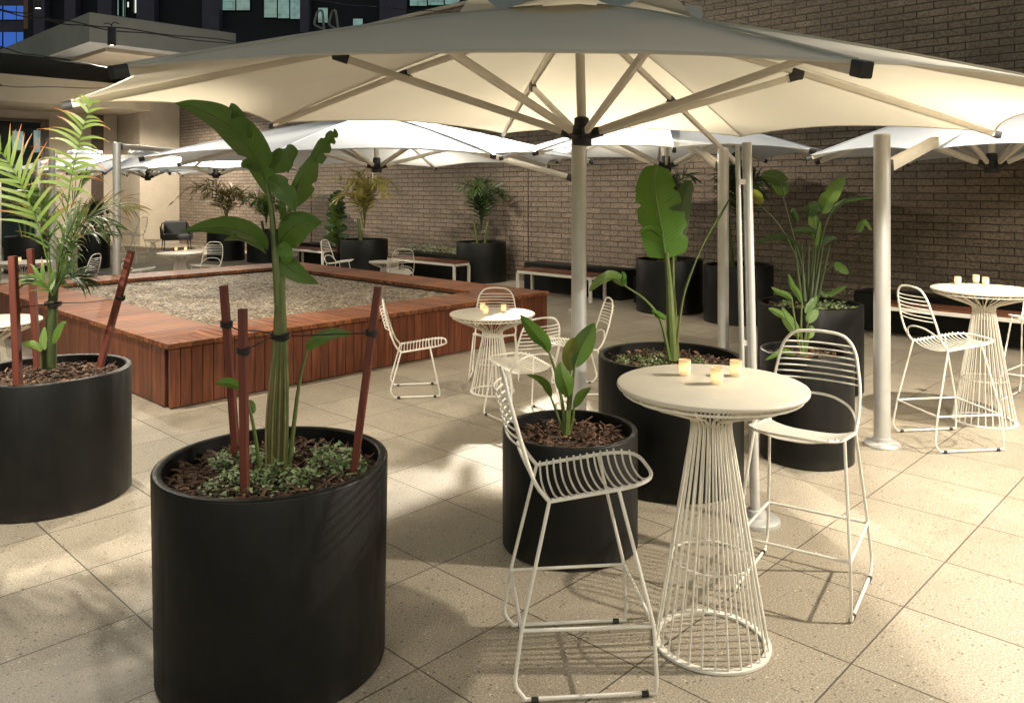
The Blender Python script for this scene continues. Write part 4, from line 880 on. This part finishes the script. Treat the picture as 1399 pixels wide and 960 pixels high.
# --- plant 5
x, y, r, h = PL[5]; Y5 = 5.64
p5 = thing('paradise_plant', 'small bright-leaved plant above the backrest of the foreground right stool', 'plant', (x, y, h - .06))
for pts in ([(1098, 492), (1097, 470), (1092, 452)], [(1099, 492), (1101, 462), (1105, 438)], [(1097, 492), (1095, 450), (1096, 412)], [(1096, 492), (1090, 460), (1082, 408)], [(1100, 492), (1104, 465), (1107, 450)]): stalk(p5, PX(pts, Y5), (.011, .005))
for pts, w_, m_ in (([(1092, 460), (1083, 446), (1075, 434), (1069, 420)], .085, 'pale'), ([(1072, 434), (1064, 428), (1057, 424), (1050, 421)], .05, 'pale'), ([(1104, 441), (1108, 434), (1113, 429), (1118, 422)], .07, 'pale'), ([(1101, 428), (1106, 421), (1111, 413), (1117, 404)], .055, 'strel'), ([(1096, 414), (1090, 400), (1083, 390), (1078, 374)], .045, 'strel'), ([(1084, 410), (1074, 403), (1064, 399), (1054, 392)], .045, 'strel'), ([(1104, 462), (1107, 456), (1109, 450), (1108, 444)], .06, 'pale'), ([(1086, 486, -.15), (1072, 480, -.18), (1062, 484, -.2), (1046, 492, -.2)], .05, 'strel')):
    leaf('leaf', PX(pts, Y5), w_, m_, p5, .3, .25, (.8, .65), [], int(pts[0][0]))
# --- plant 6: dark leaf and stalk colours paint the shade it stands in
x, y, r, h = PL[6]; Y6 = 7.62
p6 = thing('paradise_plant', 'large dark paradise plant in the planter against the wall, right of the slim pole', 'plant', (x, y, h - .06))
rg = random.Random(4)
for k in range(6):
    q = -20 + k * 8; stalk(p6, PX([(1106 + q * .5, 412, rg.uniform(-.1, .1)), (1108 + q * .9, 370, 0), (1110 + q * 1.2, 335, 0)], Y6), (.020, .010), 'darkstalk')
for pts in ([(1104, 400), (1094, 355), (1083, 318), (1070, 266)], [(1098, 400), (1092, 365), (1082, 338), (1062, 304), (1037, 280)], [(1112, 390), (1122, 330), (1136, 290), (1156, 272)], [(1108, 380), (1112, 340), (1122, 290)], [(1114, 400), (1122, 375), (1140, 362)]): stalk(p6, PX(pts, Y6), (.012, .005), 'darkstalk')
for pts, w_, m_, ro in (([(1072, 268), (1066, 250), (1056, 242), (1040, 239)], .17, 'darkl', .4), ([(1123, 292), (1132, 272), (1143, 256), (1154, 242)], .16, 'strel', .3), ([(1110, 292), (1114, 305), (1118, 320), (1119, 338)], .13, 'strel', .1), ([(1105, 296), (1108, 286), (1114, 281), (1120, 276)], .15, 'darkl', .6), ([(1116, 320), (1106, 316), (1094, 316), (1080, 316)], .10, 'darkl', .5), ([(1134, 294), (1150, 276), (1170, 271), (1194, 270)], .065, 'darkl', .9), ([(1140, 362), (1148, 364), (1154, 368), (1160, 374)], .11, 'strel', .5), ([(1040, 280), (1036, 270), (1032, 264), (1027, 260)], .10, 'yell', .3), ([(1098, 350), (1080, 330), (1060, 325), (1030, 333)], .09, 'darkl', .8), ([(1112, 345), (1124, 330), (1136, 325), (1144, 326)], .08, 'darkl', .5), ([(1118, 395), (1130, 402), (1145, 396), (1158, 390)], .07, 'strel', .8), ([(1172, 318), (1180, 304), (1186, 306), (1192, 316)], .07, 'strel', .5), ([(1090, 305), (1085, 292), (1084, 288), (1080, 290)], .07, 'darkl', .4)):
    leaf('leaf', PX(pts, Y6), w_, m_, p6, ro, .25, (.75, .5), [(1, .5, .05, .5), (-1, .35, .04, .5)], int(pts[0][0] + pts[0][1]))
coverpatch('ground_cover', 'ground cover under the large dark paradise plant', (x, y, h - .055), [(0, -.2, .2), (.2, -.1, .2), (-.2, -.1, .18)], 500, 8, .03, .07)
# --- palms in the distance
def rpalm(name, label, k, nf, L, hgt, m, seed, lean=.5, ll=.3, stems=3, cat='palm', lw=.022):
    x, y, r, h = PL[k]; t = thing(name, label, cat, (x, y, h - .06)); rg = random.Random(seed); z0 = h - .06
    for s in range(stems):
        a = rg.uniform(0, 6.28); stalk(t, [Vector((x + .08 * math.cos(a), y + .08 * math.sin(a), z0)), Vector((x + .12 * math.cos(a), y + .12 * math.sin(a), z0 + hgt * .5)), Vector((x + .16 * math.cos(a), y + .16 * math.sin(a), z0 + hgt))], (.026, .014), 'stalk', 'trunk', 7)
    for i in range(nf):
        a = 6.283 * (i + rg.random() * .7) / nf; e = rg.uniform(.15, 1.) * lean; l = L * rg.uniform(.75, 1.15); d = Vector((math.cos(a), math.sin(a), 0)); b0 = Vector((x, y, z0 + hgt * rg.uniform(.5, 1.)))
        frond('frond', [b0, b0 + d * l * .2 * e + Vector((0, 0, l * .45)), b0 + d * l * .6 * e + Vector((0, 0, l * .75)), b0 + d * l * 1.05 * e + Vector((0, 0, l * (.85 - .45 * e)))], ll, 15, m, t, .5, 50, .2, lw, seed * 31 + i, 3)
    return t
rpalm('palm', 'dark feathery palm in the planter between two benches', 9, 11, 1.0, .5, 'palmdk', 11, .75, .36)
rpalm('palm', 'golden drooping palm behind the white lounge chair', 10, 14, 1.25, .5, 'palmgold', 12, .9, .36)
rpalm('palm', 'yellow-green lit palm near the grey armchair', 11, 11, 1.15, .4, 'palmgold', 13, 1.2, .42)
rpalm('palm', 'green palm behind the paradise plant stem by the wall', 12, 12, .85, .3, 'palm', 14, .8, .34)
rpalm('palm', 'thin red-stemmed palm behind the broad leaf', 7, 8, 1.0, .5, 'palmdk', 15, .7, .3, 2)
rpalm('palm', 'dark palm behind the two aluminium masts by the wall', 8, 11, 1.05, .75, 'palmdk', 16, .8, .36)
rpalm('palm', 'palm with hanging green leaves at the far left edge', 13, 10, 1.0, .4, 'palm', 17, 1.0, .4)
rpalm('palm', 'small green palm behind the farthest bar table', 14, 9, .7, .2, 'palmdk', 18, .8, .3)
# columnar fig beside the golden palm
x6, y6 = -3.75, 17.3
pf_ = thing('fig_plant', 'narrow dark columnar fig against the wall, left of golden palm', 'plant', (x6, y6, 0)); 
stalk(pf_, [Vector((x6, y6, .0)), Vector((x6 + .03, y6, 1.1)), Vector((x6, y6, 1.75))], (.022, .008), 'redstem', 'trunk')
MB().lathe([(.2, 0), (.24, .5), (.22, .5), (.21, .4), (0, .4)], 24).build('pot', MT['pot'], pf_)
rg = random.Random(9)
for i in range(46):
    z = .6 + 1.15 * i / 46; a = i * 2.4; l = .17 * (1.15 - .5 * i / 46); b0 = Vector((x6, y6, z)); d = Vector((math.cos(a), math.sin(a), .55 + rg.uniform(-.3, .3)))
    leaf('leaf', [b0, b0 + d * l * .5, b0 + d * l + Vector((0, 0, -.02)), b0 + d * l * 1.5 + Vector((0, 0, -.06))], .13, 'darkl' if rg.random() < .7 else 'strel', pf_, rg.uniform(-.6, .8), .2, (.8, .5), [], i, .5, 2)
# ------------------------------------------------------------------ lamps on cables
def cable(label, pts, r_=.007, strands=1):
    t = thing('cable', label, 'cable', pts[0], 0, 'black catenary cables'); b_ = MB()
    for s in range(strands): b_.tube([Vector(p) + Vector((0, 0, .028 * s + .012 * math.sin(i * 1.3 + s * 2))) for i, p in enumerate(spline(pts, 6))], r_, 5)
    b_.build('strand', MT['cable'], t, world=True); return t
lm = dict(lens=MT['lens'])
def lamp(p, watts, half, where, aim, soft):
    t = thing('hanging_downlight', 'black cylinder downlight hanging from cable ' + where, 'lamp', p, 0, 'downlights hung on the cables'); p = Vector(p)
    MB().lathe([(.03, .125), (.048, .12), (.05, .115), (.05, -.1), (.046, -.1), (.044, -.085)], 24).build('body', MT['black'], t)
    MB().lathe([(.0435, -.088), (0, -.0875)], 24).build('lens', MT['lens'], t)
    hk = MB(); hk.tube(rnd([(0, 0, .12), (0, 0, .17), (.03, 0, .19), (.09, 0, .17)], .03), .006, 5); hk.tube(rnd([(0, 0, .15), (-.04, 0, .185), (-.1, 0, .165)], .03), .006, 5); hk.build('hook', MT['cable'], t)
    ld = bpy.data.lights.new('downlight', 'SPOT'); ld.energy = watts; ld.color = WARM; ld.spot_size = R(2 * half); ld.spot_blend = .35; ld.shadow_soft_size = soft
    lo = bpy.data.objects.new('downlight_beam', ld); C.objects.link(lo); lo.location = (0, 0, -.11); lo.parent = t
    if aim:
        q = (Vector(aim) - p).to_track_quat('-Z', 'Y').to_euler(); t.rotation_euler = q
for a in LAMPS: lamp(*a)
cable('twin black cable carrying the downlight in front of the beige roof', [at(-120, 0, 8.6), at(0, 16, 9.2), at(75, 30, 9.6), at(153, 41, 10.0), at(300, 58, 10.8), at(520, 84, 12), at(700, 100, 13)], .008, 2)
cable('single black cable crossing below the beige roof to the umbrella tip', [at(-100, 38, 9), at(0, 65, 9.3), at(70, 80, 9.7), at(156, 93, 10), at(330, 110, 10.6)], .007)
cable('thin black cable in front of the lower beige fascia', [at(-60, 108, 16), at(0, 116, 16.5), at(10, 118, 16.6), at(125, 120, 17.5), at(300, 118, 19)], .008)
cable('thin cable in front of the dark tower windows', [at(380, -8, 16), at(440, 2, 16.2), at(540, 12, 17), at(640, 18, 18), at(760, 20, 19)], .008)
